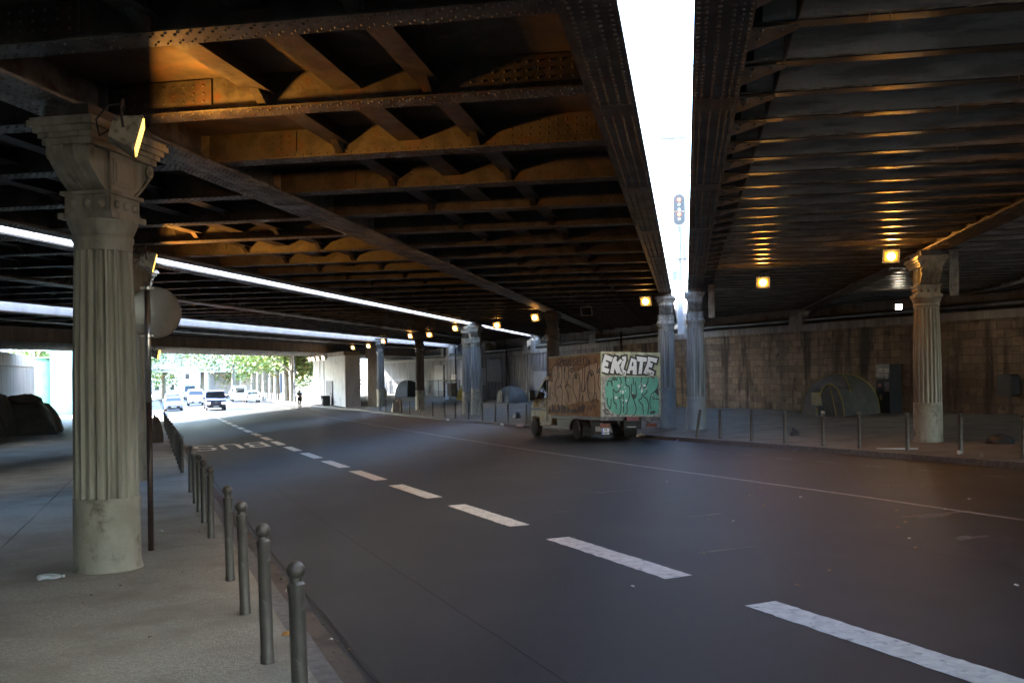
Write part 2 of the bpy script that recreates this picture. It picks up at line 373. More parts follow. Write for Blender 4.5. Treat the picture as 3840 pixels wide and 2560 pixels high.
for t_, w_ in ((1.43, .014), (2.55, .004), (7.85, .005)):
    rj = random.Random(int(t_ * 100)); ss = frange(-5, 60, .8); o = len(b.v)
    for s in ss:
        tt = t_ + rj.uniform(-.012, .012)
        for e_ in (-w_, w_): x, y = st2xy(s, tt + e_); b.v.append((x, y, gz(s, tt) + .003 + (interp(tt, [1.15, 4.74], [-.10, 0]) if tt < 4.74 else 0)))
    for i in range(len(ss) - 1): b.f.append((o + 2 * i + 1, o + 2 * i, o + 2 * i + 2, o + 2 * i + 3)); b.m.append(0)
tag(b.obj("road_seams", seam), "thin dark seams running along the asphalt", "road seam", None, "structure")
b = MB(); rj = random.Random(8); ss = frange(-5, 60, .9)
for s in ss:
    for e_ in (-.006, .006): x, y = st2xy(s, -1.9 + e_ + rj.uniform(-.01, .01)); b.v.append((x, y, gz(s, -3) + .003))
for i in range(len(ss) - 1): b.f.append((2 * i + 1, 2 * i, 2 * i + 2, 2 * i + 3)); b.m.append(0)
tag(b.obj("pavement_seam", seam), "dark seam along the left pavement", "pavement seam", None, "structure")
# dark tyre stains, worn spots, small patches on the carriageway
b = MB()
for s0, t0, w_, l_ in [(9.2, 6.1, .35, .05), (11.8, 7.6, .3, .05), (15.5, 7.9, .5, .06), (8.3, 8.9, .22, .1), (9.9, 10.0, .5, .14), (13.5, 5.9, .35, .03), (20, 9.0, .5, .04), (7.0, 9.1, .12, .04)]:
    o = len(b.v); n = 14
    for i in range(n):
        an = 2 * pi * i / n; rr = 1 + .35 * sin(3 * an + s0) + .2 * sin(5 * an)
        x, y = st2xy(s0 + l_ * rr * cos(an), t0 + w_ * rr * sin(an)); b.v.append((x, y, gxy(x, y) + .003))
    b.f.append(tuple(o + i for i in range(n))); b.m.append(0)
tag(b.obj("pale_stains", mat("pale_stain", (.17, .145, .12), (.08, .07, .06), 9, .7)), "pale smears dried on the carriageway", "stain", None, "structure")

fascia_skylit = mat("skylit_fascia_paint", (.20, .22, .26), (.15, .165, .195), 1.2, .55, 0, .15, 12, dark=(.12, .09, .07), dscale=2.0, damt=.30)  # dim bluish skylight put into a copy of the white fascia colour
# ================================================================ RAILWAY DECKS
Z = lambda z: z + ZC
def a_at(q, t): s = (0.8517 * t - q) / 0.5241; return 0.8517 * s + 0.5241 * t
def girder(parent, name, q0, q1, a0, a1, zb, ztop, m, rows, near=32, web=None, outer=None, label=None, stiff=None):
    """riveted plate girder running along x; y = -q; one mesh"""
    b = MB(); qc = (q0 + q1) / 2
    w = web if web is not None else qc
    b.box(a0, a1, -q1, -q0, Z(zb), Z(zb) + .03)
    b.box(a0, a1, -q1 + .03, -q0 - .03, Z(zb) + .031, Z(zb) + .05)
    b.box(a0, a1, -w - .012, -w + .012, Z(zb) + .05, Z(ztop))
    for sg in (-1, 1):
        b.box(a0, a1, min(-w + sg * .013, -w + sg * .12), max(-w + sg * .013, -w + sg * .12), Z(zb) + .051, Z(zb) + .065)
        b.box(a0, a1, min(-w + sg * .013, -w + sg * .028), max(-w + sg * .013, -w + sg * .028), Z(zb) + .066, Z(zb) + .17)
    pitch = .115
    a = max(a0, 3.0)
    while a < min(a1, 75):
        hi = a < near
        st = pitch if a < 22 else pitch * (1.0 if a < near else 1.6)
        for r in rows: b.rivet((a, -(q0 + (q1 - q0) * r), Z(zb)), '-z', .019, hi)
        a += st
    # splice plates under the flange
    a = math.ceil(max(a0, 3) / 4.9) * 4.9 + .7
    while a < a1:
        b.box(a, a + .5, -q1 + .04, -q0 - .04, Z(zb) - .012, Z(zb) - .0005); a += 4.9
    if stiff:
        for a in stiff:
            if a0 < a < a1: b.box(a - .05, a + .05, -w - .13, -w + .13, Z(zb) + .07, Z(ztop) - .02)
    o = b.obj(name, m, parent)
    if label: o["label"] = label
    return o
def floor_beam_mesh(name, q0, q1, zb, zt, nodes, m, rivets=True):
    """transverse plate girder at local x = 0 spanning -q1..-q0, joined to the longitudinal girders at nodes"""
    b = MB(); y0, y1 = -q1, -q0
    b.box(-.17, .17, y0, y1, Z(zb), Z(zb) + .018)
    b.box(-.008, .008, y0, y1, Z(zb) + .018, Z(zt))
    for sg in (-1, 1):
        b.box(min(sg * .009, sg * .11), max(sg * .009, sg * .11), y0, y1, Z(zb) + .0185, Z(zb) + .03)
        b.box(min(sg * .009, sg * .021), max(sg * .009, sg * .021), y0, y1, Z(zb) + .031, Z(zb) + .115)
    if rivets:
        y = y0 + .1; k = 0
        while y < y1:
            off = .045 if k % 2 else 0
            b.rivet((-.07, y, Z(zb)), '-z', .016); b.rivet((-.125, y + .06, Z(zb)), '-z', .016)
            b.rivet((.07, y, Z(zb)), '-z', .016, False); b.rivet((.125, y + .06, Z(zb)), '-z', .016, False)
            b.rivet((-.021, y + .03, Z(zb) + .07), '-x', .016)
            y += .12; k += 1
    for nd in nodes:                        # riveted cover plates next to each main girder
        for sg in (-1, 1):
            ys, ye = sorted((-nd + sg * .1, -nd + sg * 1.45))
            if ye > y1 + .01 or ys < y0 - .01: continue
            b.box(-.034, -.022, ys, ye, Z(zb) + .116, Z(zt) - .02)
            if rivets:
                yy = ys + .1
                while yy < ye:
                    for zz in (.16, .25, .34): b.rivet((-.034, yy, Z(zb) + zz), '-x', .018)
                    yy += .125
    return b.mesh(name, m)
def steel_deck(label, q0, q1, zb=2.94, beams=2.4, aoff=7.65, near_hi=32, white_face=False, rivets=True, stringers=True, group="railway bridge decks side by side over the road"):
    a0, a1 = a_at(q1, -12.5), a_at(q0, 35)
    root = thing("railway_bridge", label, "railway bridge", (0, 0, 0), RB, group)
    qc = (q0 + q1) / 2; zt = zb + .48; zbb = zb + .05
    # beams
    nodes = (q0 + .24, qc, q1 - .44)
    me = floor_beam_mesh("floor_beam", q0 + .22, q1 - .43, zbb, zt, nodes, steel, rivets)
    k = math.ceil((a0 - aoff) / beams); al = []
    while aoff + k * beams < a1:
        a = aoff + k * beams; al.append(a); k += 1
    for a in al:
        link("floor_beam", me, root, (a, 0, 0))
    girder(root, "main_girder", qc - .34, qc + .34, a0, a1, zb, zt, steel_pale, (.08, .2, .36, .64, .8, .92), near_hi, stiff=al)
    for e, w in ((q0, q0 + .20), (q1 - .45, q1 - .40)):
        rw = (.12, .34, .6, .85)
        girder(root, "edge_girder", e, e + .45, a0, a1, zb, 3.62, steel, rw, near_hi, web=w, stiff=None)
    # outer skins of the two edge girders, facing the gaps between decks
    for nm, y in (("fascia", -q0 - .02), ("fascia", -q1 + .38 - .03)):
        f = MB(); f.box(a0, a1, y, y + .028, Z(zb) + .055, Z(4.10))
        f.obj(nm, white_face or steel_white, root)
    # stringers under the rails
    if stringers:
        for sg in (-1, 1):
            for off, wd in ((2.1, .13), (3.1, .16), (4.05, .13)):
                q = qc + sg * off; b = MB()
                b.box(a0, a1, -q - wd, -q + wd, Z(zb) + .235, Z(zb) + .25)
                b.box(a0, a1, -q - .01, -q + .01, Z(zb) + .25, Z(zt))
                if wd < .15:
                    for a in al:            # knee brackets against every floor beam
                        b.prism([(a - .012, Z(zb) + .24), (a - .30, Z(zb) + .24), (a - .022, Z(zb) + .075)], -q - .05, -q + .05, 'y')
                        b.prism([(a + .012, Z(zb) + .24), (a + .30, Z(zb) + .24), (a + .022, Z(zb) + .075)], -q - .05, -q + .05, 'y')
                        if a < 30:
                            for dz_ in (.10, .16, .21): b.rivet((a - .035, -q - .09, Z(zb) + dz_), '-x', .016)
                b.obj("stringer", steel, root)
    b = MB(); b.box(a0, a1, -q1 + .42, -q0 - .06, Z(zt) + .001, Z(zt) + .08)
    for a in al: b.box(a + .9, a + .98, -q1 + .43, -q0 - .07, Z(zt) - .03, Z(zt))
    b.obj("deck_plate", soffit, root)
    b = MB(); b.box(a0, a1, -q1 + 1.3, -q0 - .9, Z(zt) + .09, Z(3.85)); b.obj("ballast", earth, root)
    return root, al
B_deck, bl = steel_deck("riveted steel bridge deck right over the near left column, nearest across the bus lane", -13.1, -.5)
D_deck, dl = steel_deck("next riveted deck beyond the first white-lit slit, over the second column pair", -26.3, -13.84, aoff=8.6, near_hi=0)
E_deck, el = steel_deck("narrow low riveted deck between the second slit and the concrete bridge", -34.9, -27.0, zb=2.62, aoff=9.0, near_hi=0, white_face=fascia_skylit, stringers=False)

# jack-arched deck on the right of the open slot
def arched_deck(label, q0, q1, a_lo, rivets=True):
    zb = 2.94; a0, a1 = a_at(q1, -12.5), a_at(q0, 35); a0 = max(a0, a_lo)
    root = thing("railway_bridge", label, "railway bridge", (0, 0, 0), RB, "railway bridge decks side by side over the road")
    pit = 1.1285; off = 8.86; k = math.ceil((a0 - off) / pit); al = []
    while off + k * pit < a1: al.append(off + k * pit); k += 1
    bm = MB(); bm.box(-.085, .085, -q1 + .25, -q0 - .5, Z(3.10), Z(3.118)); bm.box(-.007, .007, -q1 + .25, -q0 - .5, Z(3.118), Z(3.66))
    me = bm.mesh("floor_beam", mat("glossy_flange_paint", (.045, .042, .038), (.028, .026, .024), 3, .33, .0, .25, 30, dark=(.07, .04, .022), dscale=4, damt=.36))
    for a in al: link("floor_beam", me, root, (a, 0, 0))
    b = MB(); N = 8
    ys = frange(-q1 + .3, -q0 - .62, .35)
    rnd = random.Random(3)
    for a in al[:-1]:
        o = len(b.v)
        for j, y in enumerate(ys):
            for i in range(N + 1):
                u = i / N; x = a + .05 + (pit - .10) * u
                z = 3.119 + .50 * sin(pi * u) ** .85 + (rnd.uniform(-.012, .012) if 0 < i < N else rnd.uniform(-.004, .004))
                b.v.append((x, y, Z(z)))
        for j in range(len(ys) - 1):
            for i in range(N):
                p = o + j * (N + 1) + i; b.f.append((p, p + N + 1, p + N + 2, p + 1)); b.m.append(0)
    b.obj("arched_soffit", arch_m, root, ang=50)
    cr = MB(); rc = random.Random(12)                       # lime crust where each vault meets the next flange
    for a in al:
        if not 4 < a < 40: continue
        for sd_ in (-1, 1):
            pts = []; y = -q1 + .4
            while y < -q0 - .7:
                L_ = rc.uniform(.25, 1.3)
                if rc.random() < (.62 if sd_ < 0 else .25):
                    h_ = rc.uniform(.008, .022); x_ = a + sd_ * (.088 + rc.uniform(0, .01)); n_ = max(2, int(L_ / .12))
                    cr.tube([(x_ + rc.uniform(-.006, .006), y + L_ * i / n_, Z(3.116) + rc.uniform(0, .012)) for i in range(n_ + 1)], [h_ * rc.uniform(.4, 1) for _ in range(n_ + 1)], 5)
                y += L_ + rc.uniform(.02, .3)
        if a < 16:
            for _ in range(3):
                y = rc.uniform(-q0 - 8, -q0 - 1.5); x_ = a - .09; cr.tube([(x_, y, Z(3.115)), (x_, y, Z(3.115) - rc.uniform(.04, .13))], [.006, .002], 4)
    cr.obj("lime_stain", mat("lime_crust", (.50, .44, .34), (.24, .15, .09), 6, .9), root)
    # gussets stepping out from the edge girder at every beam
    g = MB(); g.mi = 0
    g.prism([(-.06, -q0 - .94), (.05, -q0 - .94), (.62, -q0 - .50), (.62, -q0 - .40), (-.06, -q0 - .40)], Z(3.07), Z(3.082), 'z')
    for p in ((.0, .62), (.0, .80), (.22, .60)): g.rivet((p[0], -q0 - p[1], Z(3.07)), '-z', .026)
    g.box(.64, 1.04, -q0 - .90, -q0 - .3, Z(3.38), Z(3.40))
    gm = g.mesh("gusset", steel_pale)
    for a in al:
        if a < 75: link("gusset", gm, root, (a, 0, 0))
    w = MB(); w.box(a0, a1, -q0 - .93, -q0 - .915, Z(3.1), Z(3.66)); w.obj("haunch_plate", soffit, root)
    qc = (q0 + q1) / 2
    girder(root, "main_girder", qc - .30, qc + .30, a0, a1, zb, 3.66, mat("rusty_girder", (.10, .06, .035), (.07, .045, .03), 3, .6, 0, .3, 18), (.1, .25, .42, .58, .75, .9), 40)
    girder(root, "edge_girder", q0, q0 + .50, a0, a1, zb, 3.62, steel, (.08, .2, .42, .66, .80, .93) if rivets else (), 30, web=q0 + .36)
    girder(root, "edge_girder", q1 - .45, q1, a0, a1, zb, 4.25, steel, (), 0, web=q1 - .06)
    f = MB(); f.box(a0, a1, -q0 - .33, -q0 - .30, Z(zb) + .071, Z(4.10)); f.obj("fascia", steel_white, root)
    b = MB(); b.box(a0, a1, -q1 + .08, -q0 - .38, Z(3.66), Z(3.8)); b.obj("deck_plate", soffit, root)
    return root
A_deck = arched_deck("jack-arched deck with rows of orange glints right of the bright open slot", .11, 12.7, -40)
F_deck = arched_deck("plain dark arched deck farthest to the right behind the first", 12.76, 25.4, -80, False)

# concrete road bridge at the far mouth
root = thing("concrete_bridge", "low brown concrete bridge slab closing the far end of the underpass", "bridge", (0, 0, 0), RB)
a0, a1 = a_at(-35.1, -14), a_at(-46, 36)
b = MB(); b.box(a0, a1, 35.15, 46.5, Z(2.0), Z(3.2)); b.obj("slab", concrete, root)
b = MB(); b.box(a0, a1, 34.95, 35.149, Z(1.88), Z(2.66))
b.obj("near_fascia", concrete_b, root)
b = MB()
for k in range(7): b.box(a0, a1, 36.4 + k * 1.5, 36.75 + k * 1.5, Z(1.9), Z(1.999))
b.obj("soffit_rib", concrete, root)
b = MB(); b.box(a0, a1, 46.51, 46.8, Z(1.9), Z(4.1)); b.obj("far_parapet", concrete, root)

# ================================================================ COLUMNS
def column_parts(root, zg, zft, zfb, m_sh, m_base, m_cap):
    """zg ground level, zft/zfb top/bottom of flutes, all relative to eye level; root sits on the ground"""
    o = -zg
    ped = MB(); ped.lathe([(.385, 0), (.37, .06), (.362, .10), (.36, zfb - zg)], 40); ped.obj("pedestal", m_base, root, ang=40)
    NF, per = 20, 8
    def fl(i, z):
        ph = (i % per) / per
        if ph < .26: return 1.0
        return 1 - .12 * sin(pi * (ph - .26) / .74) ** .6
    sh = MB(); H = zft - zfb
    sh.lathe([(.352, zfb - zg + .0), (.352, zfb - zg + .03), (.346, zfb - zg + .5 * H), (.312, zft - zg - .03), (.312, zft - zg)], NF * per, flute=fl)
    # the flutes die out in a flat ring
    sh.obj("shaft", m_sh, root, ang=38)
    nk = MB(); nk.lathe([(.315, zft - zg), (.315, 1.50 + o), (.33, 1.52 + o), (.33, 1.56 + o), (.32, 1.58 + o), (.33, 1.61 + o), (.355, 1.67 + o), (.375, 1.72 + o), (.375, 1.75 + o)], 40)
    nk.obj("necking", m_cap, root, ang=40)
    bl_ = MB()
    bl_.box(-.41, .41, -.41, .41, 1.751 + o, 1.83 + o); bl_.box(-.345, .345, -.345, .345, 1.831 + o, 2.06 + o); bl_.box(-.39, .39, -.39, .39, 2.061 + o, 2.11 + o)
    for k in (-.21, 0, .21):
        for sg in (-1, 1):
            bl_.ball((sg * .35, k, 1.945 + o), .058, 12, 8); bl_.ball((k, sg * .35, 1.945 + o), .058, 12, 8)
            bl_.lathe([(.082, -.004), (.082, .004)], 16) if False else None
    bl_.obj("frieze_block", m_cap, root, ang=35)
    co = MB(); co.box(-.27, .27, -.30, .30, 2.111 + o, 2.62 + o)
    for sg in (-1, 1):
        co.box(-.21, .21, min(sg * .301, sg * .318), max(sg * .301, sg * .318), 2.2 + o, 2.54 + o)
        co.box(-.16, .16, min(sg * .3185, sg * .33), max(sg * .3185, sg * .33), 2.25 + o, 2.49 + o)
    co.obj("capital_core", m_cap, root)
    prof_s = [(.27, 2.115), (.34, 2.13), (.44, 2.20), (.55, 2.29), (.65, 2.38), (.72, 2.45), (.765, 2.52), (.775, 2.58), (.76, 2.619)]
    for sg in (-1, 1):
        br = MB()
        n = len(prof_s)
        pts = [(sg * x, z + o) for x, z in prof_s] + [(sg * .27, 2.619 + o)]
        br.prism(pts, -.255, .255, 'y')
        for y in (-.255, -.085, .085, .255):     # raised ribs on the console's curved front
            pp = [(sg * (x + .028), z + o - .01) for x, z in prof_s[1:]]
            qq = [(sg * (x - .02), z + o) for x, z in prof_s[1:]][::-1]
            br.prism(pp + qq, y - .03, y + .03, 'y')
        for sy in (-1, 1):                      # volute on each cheek
            for rr, th in ((.085, .03), (.05, .045), (.02, .055)):
                ring = [(sg * .69 + rr * cos(2 * pi * i / 16), 2.53 + o + rr * sin(2 * pi * i / 16)) for i in range(16)]
                y0, y1 = sorted((sy * .285, sy * (.285 + th)))
                br.prism(ring, y0, y1, 'y')
        br.obj("console", m_cap, root, ang=40)
    ab = MB()
    for L_, w, z0, z1 in ((.78, .36, 2.62, 2.70), (.82, .39, 2.701, 2.76), (.87, .43, 2.761, 2.83), (.93, .47, 2.831, 2.90), (.90, .45, 2.901, 2.939)):
        ab.box(-L_, L_, -w, w, z0 + o, z1 + o)
    ab.obj("abacus", m_cap, root)
    KZ = .87
    for ch in root.children:
        if ch.name.split('.')[0] in ("frieze_block", "capital_core", "console", "abacus"):
            ch.scale = (.82, .82, KZ); ch.location = (0, 0, (1.75 + o) * (1 - KZ))
    bp = MB(); bp.box(-.62, .62, -.26, .26, 1.7505 + o + (2.939 - 1.75) * KZ, 2.938 + o); bp.box(-.5, .5, -.2, .2, 2.9385 + o, 2.9395 + o); bp.obj("bearing_plate", steel, root)
def column(label, q, t, zft=1.41, zfb=-1.39, mats=(iron, iron_b, iron), group="cast iron columns carrying the decks", zg=None):
    s = (0.8517 * t - q) / 0.5241; x, y = st2xy(s, t)
    zg = (gz(s, t) - ZC) if zg is None else zg
    r = thing("iron_column", label, "column", (x, y, ZC + zg), RB, group)
    column_parts(r, zg, zft, zfb, *mats); return r, s
GL = "fluted cast iron column "
column(GL + "nearest the camera, beige, with a floodlight on its capital", -6.56, -.49)
column(GL + "hidden behind the round sign, under the first white slit", -13.32, -.49)
column(GL + "close behind the sign, second of the pair under the first slit", -14.25, -.49)
column(GL + "deep in the left row, under the middle of the second deck", -20.0, -.49)
column(GL + "deep in the left row, first of the pair at the second slit", -26.6, -.49)
column(GL + "deep in the left row, second of the pair at the second slit", -27.7, -.49)
TR = 19.2
bg_ = (iron_g, mat("smooth_grey_base_paint", (.27, .29, .31), (.23, .25, .27), 3, .55, 0, .1, 20, dark=(.16, .16, .15), dscale=1.5, damt=.34), iron_g)
column(GL + "alone on the right pavement, pale beige, beside the black bag", 6.3, TR, 1.45, -1.03)
column(GL + "with grey-blue base just right of the open slot", .38, TR, 1.45, -1.12, bg_)
column(GL + "with tall smooth grey base partly behind the graffitied truck", -.75, TR, 1.45, -.80, bg_)
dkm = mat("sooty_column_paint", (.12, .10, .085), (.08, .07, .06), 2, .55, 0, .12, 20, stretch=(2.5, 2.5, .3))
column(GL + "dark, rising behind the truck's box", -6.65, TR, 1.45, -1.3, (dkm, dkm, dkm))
column(GL + "dark, right one of the pair at the end of the first slit", -13.0, TR, 1.45, -1.2, (iron_g, iron_b, iron))
column(GL + "pale, left one of the pair at the end of the first slit", -13.95, TR, 1.45, -1.4, (iron_g, iron_b, iron))
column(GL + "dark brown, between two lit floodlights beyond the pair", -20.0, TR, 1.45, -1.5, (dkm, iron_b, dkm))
column(GL + "slim and pale beside the brown square pillar", -26.9, TR, 1.45, -1.6, (iron_g, iron_b, iron_g))
column(GL + "farthest in the right row, by the concrete pier wall", -33.6, TR, 1.0, -1.8, (iron_g, iron_b, iron_g))
# square pillar
s = (0.8517 * TR + 28.3) / 0.5241; x, y = st2xy(s, TR)
r = thing("square_pillar", "square brown concrete pillar beside the slim pale column", "pillar", (x, y, gz(s, TR)), RB)
b = MB(); b.box(-.45, .45, -.45, .45, 0, 4.4); b.obj("shaft", concrete_b, r)
b = MB(); b.box(-.6, .6, -.6, .6, 4.401, 5.7); b.box(-.52, .52, -.52, .52, 5.701, Z(2.61) - gz(s, TR)); b.obj("head", concrete_b, r)

# ================================================================ WALLS
def wall_run(name, label, cat, t0, t1, s0, s1, ztop, m, cop=None, seg=4.0, parts=(), extra=None):
    """wall along the road between offsets t0 (face) and t1; local frame square to the road"""
    r = thing(name, label, cat, (0, 0, 0), RR)
    ss = frange(s0, s1, seg)
    def run(nm, sa, sb, zt, zb, ta, tb, mm):
        b = MB(); k = [q for q in ss if sa < q < sb]; k = [sa] + k + [sb]
        for s in k:
            za = zb(s) if callable(zb) else zb; zz = zt(s) if callable(zt) else zt
            b.v += [(s, -ta, za), (s, -ta, zz), (s, -tb, zz), (s, -tb, za)]
        for i in range(len(k) - 1):
            o = 4 * i
            for j in range(4): b.f.append((o + j, o + 4 + j, o + 4 + (j + 1) % 4, o + (j + 1) % 4)); b.m.append(0)
        b.f.append((0, 1, 2, 3)); b.m.append(0); n = 4 * (len(k) - 1); b.f.append((n + 3, n + 2, n + 1, n)); b.m.append(0)
        return b.obj(nm, mm, r)
    return r, run
stone = blocks("soot_stained_ashlar", (.31, .235, .165), (.17, .128, .09), (.055, .043, .033), (.055, .042, .032), .70, .34, .75)
plaster = mat("patched_render", (.30, .29, .30), (.17, .165, .17), 2.2, .85, 0, .3, 14, stretch=(3, 1, .25), dark=(.09, .085, .08), dscale=1.4, damt=.46, dstretch=(2.5, 1, .25))
def zt_r(s): return Z(interp(s, [-30, 50, 60, 85, 110, 160], [2.1, 2.15, 2.0, 1.65, 1.5, 1.4]))
def gb(t): return lambda s: gz(s, t) - .3
r, run = wall_run("retaining_wall", "long soot-stained stone retaining wall behind the right pavement", "wall", 32, 33.4, -120, 170, None, stone)
run("stone_face", -120, 62, lambda s: zt_r(s) - .35, gb(32), 32, 33.4, stone)
run("rendered_face", 62.002, 170, lambda s: zt_r(s) - .35, gb(32), 32.0, 33.4, plaster)
run("coping", -120, 170, zt_r, lambda s: zt_r(s) - .349, 31.9, 33.4, concrete)
run("upper_wall", -120, 150, Z(4.9), lambda s: zt_r(s) - .5, 33.41, 34.4, mat("upper_wall_render", (.22, .20, .185), (.15, .135, .125), 1.5, .85, 0, .2, 14, stretch=(2.5, 1, .4), dark=(.08, .07, .062), dscale=1.2, damt=.42))
b = MB()
for (sa, sb, za, zb_) in [(86, 90, -1.2, 1.0), (90.3, 93, -1.6, 0.2), (95, 99, -1.7, 1.1), (74, 77.5, -2.2, -.2), (104, 109, -2.4, .6), (64, 69, -2.4, .8)]:
    b.box(sa, sb, -31.994, -31.97, Z(za), Z(zb_))
b.obj("repainted_patch", mat("overpainted_patch", (.36, .37, .39), (.28, .285, .30), 2, .8, 0, .1, 12, stretch=(2, 1, .3)), r)
# bearing blocks on the ledge
bk = 0
for q in (6.3, .4, -.75, -6.65, -13.0, -14.0, -20.0, -26.6, -27.7):
    s = (0.8517 * 32.7 - q) / 0.5241
    b = MB(); b.box(s - .55, s + .55, -33.3, -32.1, zt_r(s) + .001, Z(2.62)); b.lathe([(.35, 0), (.3, .1), (.3, .2), (.38, .3)], 16, (s, -32.7), Z(2.621))
    b.obj("bearing_block", concrete, r)
lw = mat("left_wall_concrete", (.19, .18, .17), (.13, .122, .115), 1.3, .85, 0, .25, 14, stretch=(1.8, 1, .22), dark=(.075, .07, .066), dscale=1.1, damt=.38, dstretch=(2.2, 1, .2))
r, run = wall_run("abutment_wall", "streaked concrete abutment wall along the far left side road", "wall", -9.2, -10.6, -120, 88.6, None, lw)
run("wall_panel", -120, 88.6, Z(.75), gb(-9.2), -9.2, -10.6, lw)
run("coping", -120, 88.6, Z(1.62), Z(.751), -9.12, -10.6, concrete)
run("upper_wall", -120, 84, Z(4.9), Z(1.4), -10.61, -11.6, concrete)
for q in (-14.0, -20.0, -26.6, -27.7, -34.0):
    s = (0.8517 * -9.8 - q) / 0.5241
    b = MB(); b.box(s - .4, s + .4, 9.4, 10.4, Z(1.621), Z(2.5)); b.obj("bearing_block", concrete, r)
# concrete pier wall with the door, under the concrete bridge
r, run = wall_run("pier_wall", "pale concrete pier wall with dark door and four floodlights on top", "wall", 16.6, 18.0, 85.5, 103.5, None, concrete)
pale = mat("pale_concrete", (.50, .51, .52), (.40, .405, .41), 1.2, .85, 0, .2, 14, stretch=(1.8, 1, .3), dark=(.26, .26, .25), dscale=1.2, damt=.36)
run("wall_face", 85.5, 103.5, Z(1.5), gb(16.6), 16.6, 18.0, pale)
run("cap_beam", 85.5, 103.5, Z(1.87), Z(1.501), 16.5, 18.0, concrete_b)
b = MB(); b.box(91.6, 95.2, -16.597, -16.5, gz(93, 16.6) + .02, Z(-.9)); d = b.obj("door", mat("door_paint", (.05, .05, .055), (.04, .04, .045), 3, .6), r)
b = MB(); b.box(92.5, 92.6, -16.49, -16.44, Z(-2.2), Z(-2.05)); b.obj("handle", dmetal, d)
b = MB(); b.box(99.0, 99.2, -16.62, -16.56, gz(99, 16.6), Z(1.49)); b.box(96.6, 96.7, -16.62, -16.56, gz(96, 16.6), Z(1.49)); b.obj("render_joint", concrete, r)
# drain pipes on the right wall
for i, (px_s, zt, lab) in enumerate([(60.5, 2.6, "rusty downpipe on the stone wall left of the truck"), (84, 2.4, "brown downpipe on the rendered wall behind the paired columns"), (100.1, 2.4, "grey downpipe with elbow behind the stacked boards"), (104.6, .6, "short dark pipe on the whitewashed wall by the dark tent")]):
    x, y = st2xy(px_s, 31.85); g0 = gz(px_s, 31.85)
    b = MB(); b.tube([(0, 0, .02), (0, 0, Z(zt) - g0 - 1.2), (0, -.0, Z(zt) - g0)], .09, 10)
    r = thing("downpipe", lab, "pipe", (x, y, g0), RR, "downpipes on the right wall"); b.obj("pipe", rust if i < 2 else dmetal, r, smooth=True)
    for z in (.6, 2.0, 3.4):
        if z < Z(zt) - g0: c = MB(); c.lathe([(.11, z), (.11, z + .12)], 12); c.obj("collar", dmetal, r, ang=40)
# long service pipes on the ledge
b = MB(); b.tube([(st2xy(s, 32.3)[0], st2xy(s, 32.3)[1], zt_r(s) + .25) for s in frange(15, 120, 5)], .16, 10)
tag(b.obj("service_pipe", dmetal, smooth=True), "fat dark service pipe lying along the right wall's ledge", "pipe")
# ================================================================ FLOODLIGHTS
hous = mat("chipped_cream_housing", (.42, .38, .28), (.30, .27, .20), 6, .6, 0, .2, 30, dark=(.07, .055, .045), dscale=10, damt=.40)
halo_on = emis("sodium_halo", (1.0, .36, .03), .045)
lens_hot = emis("sodium_arc_lens", (1.0, .62, .22), 1.6)
lens_edge = emis("sodium_lens_near", (1.0, .50, .08), .22)
lens_w = emis("white_lens", (1.0, .93, .80), 4)
def floodlight(label, pos, aim, power, on=True, scale=1.0, lens=None, col=(1.0, .40, .06), group="sodium floodlights under the decks", mount=(0, .0, .28), tilt=0, spread=180):
    """pos world; aim = direction the glass faces"""
    d = Vector(aim).normalized()
    r = link("floodlight", None, None, pos, d.to_track_quat('X', 'Z').to_euler()); r.empty_display_size = .2
    tag(r, label, "floodlight", group if on or True else None)
    k = scale
    b = MB(); P = [(-.16 * k, -.15 * k, -.12 * k), (.12 * k, -.24 * k, -.20 * k), (.12 * k, .24 * k, -.20 * k), (-.16 * k, .15 * k, -.12 * k),
                   (-.16 * k, -.15 * k, .12 * k), (.12 * k, -.24 * k, .20 * k), (.12 * k, .24 * k, .20 * k), (-.16 * k, .15 * k, .12 * k)]
    b.hexa(P); b.box(.121 * k, .15 * k, -.25 * k, .25 * k, -.21 * k, .21 * k); b.obj("housing", hous, r)
    if on and lens is None:
        b = MB(); b.box(.1505 * k, .158 * k, -.19 * k, .19 * k, -.145 * k, .145 * k); b.obj("halo_frame", halo_on, r)  # added amber glow standing in for the halo around the lamp
        b = MB(); b.ball((.16 * k, 0, 0), .125 * k, 14, 8, .95); b.obj("lens", lens_hot, r, smooth=True)
    else:
        b = MB(); b.box(.1505 * k, .165 * k, -.22 * k, .22 * k, -.18 * k, .18 * k)
        b.obj("lens", lens if on else glass_d, r)
    b = MB(); b.tube([(-.02 * k, -.27 * k, 0), (-.10 * k, -.27 * k, .2 * k), (-.12 * k, -.1 * k, .34 * k), (-.12 * k, .1 * k, .34 * k), (-.10 * k, .27 * k, .2 * k), (-.02 * k, .27 * k, 0)], .018 * k, 6)
    b.obj("bracket", dmetal, r)
    b = MB(); b.tube([(-.16 * k, 0, 0), (-.26 * k, 0, -.12 * k), (-.34 * k, 0, .05 * k), (-.26 * k, 0, .25 * k), (-.12 * k, 0, .33 * k)], .012 * k, 6); b.obj("cable", black, r)
    if on and power > 0:
        l = bpy.data.lights.new("lamp_light", 'AREA'); l.shape = 'RECTANGLE'; l.size = .17 * k; l.size_y = .24 * k; l.energy = power * LAMP; l.color = col; l.spread = radians(spread)
        lo = bpy.data.objects.new("lamp_light", l); SC.collection.objects.link(lo); lo.parent = r; lo.location = (.285 * k, 0, 0)
        lo.rotation_euler = (0, radians(-90 - tilt), 0)
    return r
def at_(s, t, z): x, y = st2xy(s, t); return (x, y, Z(z))
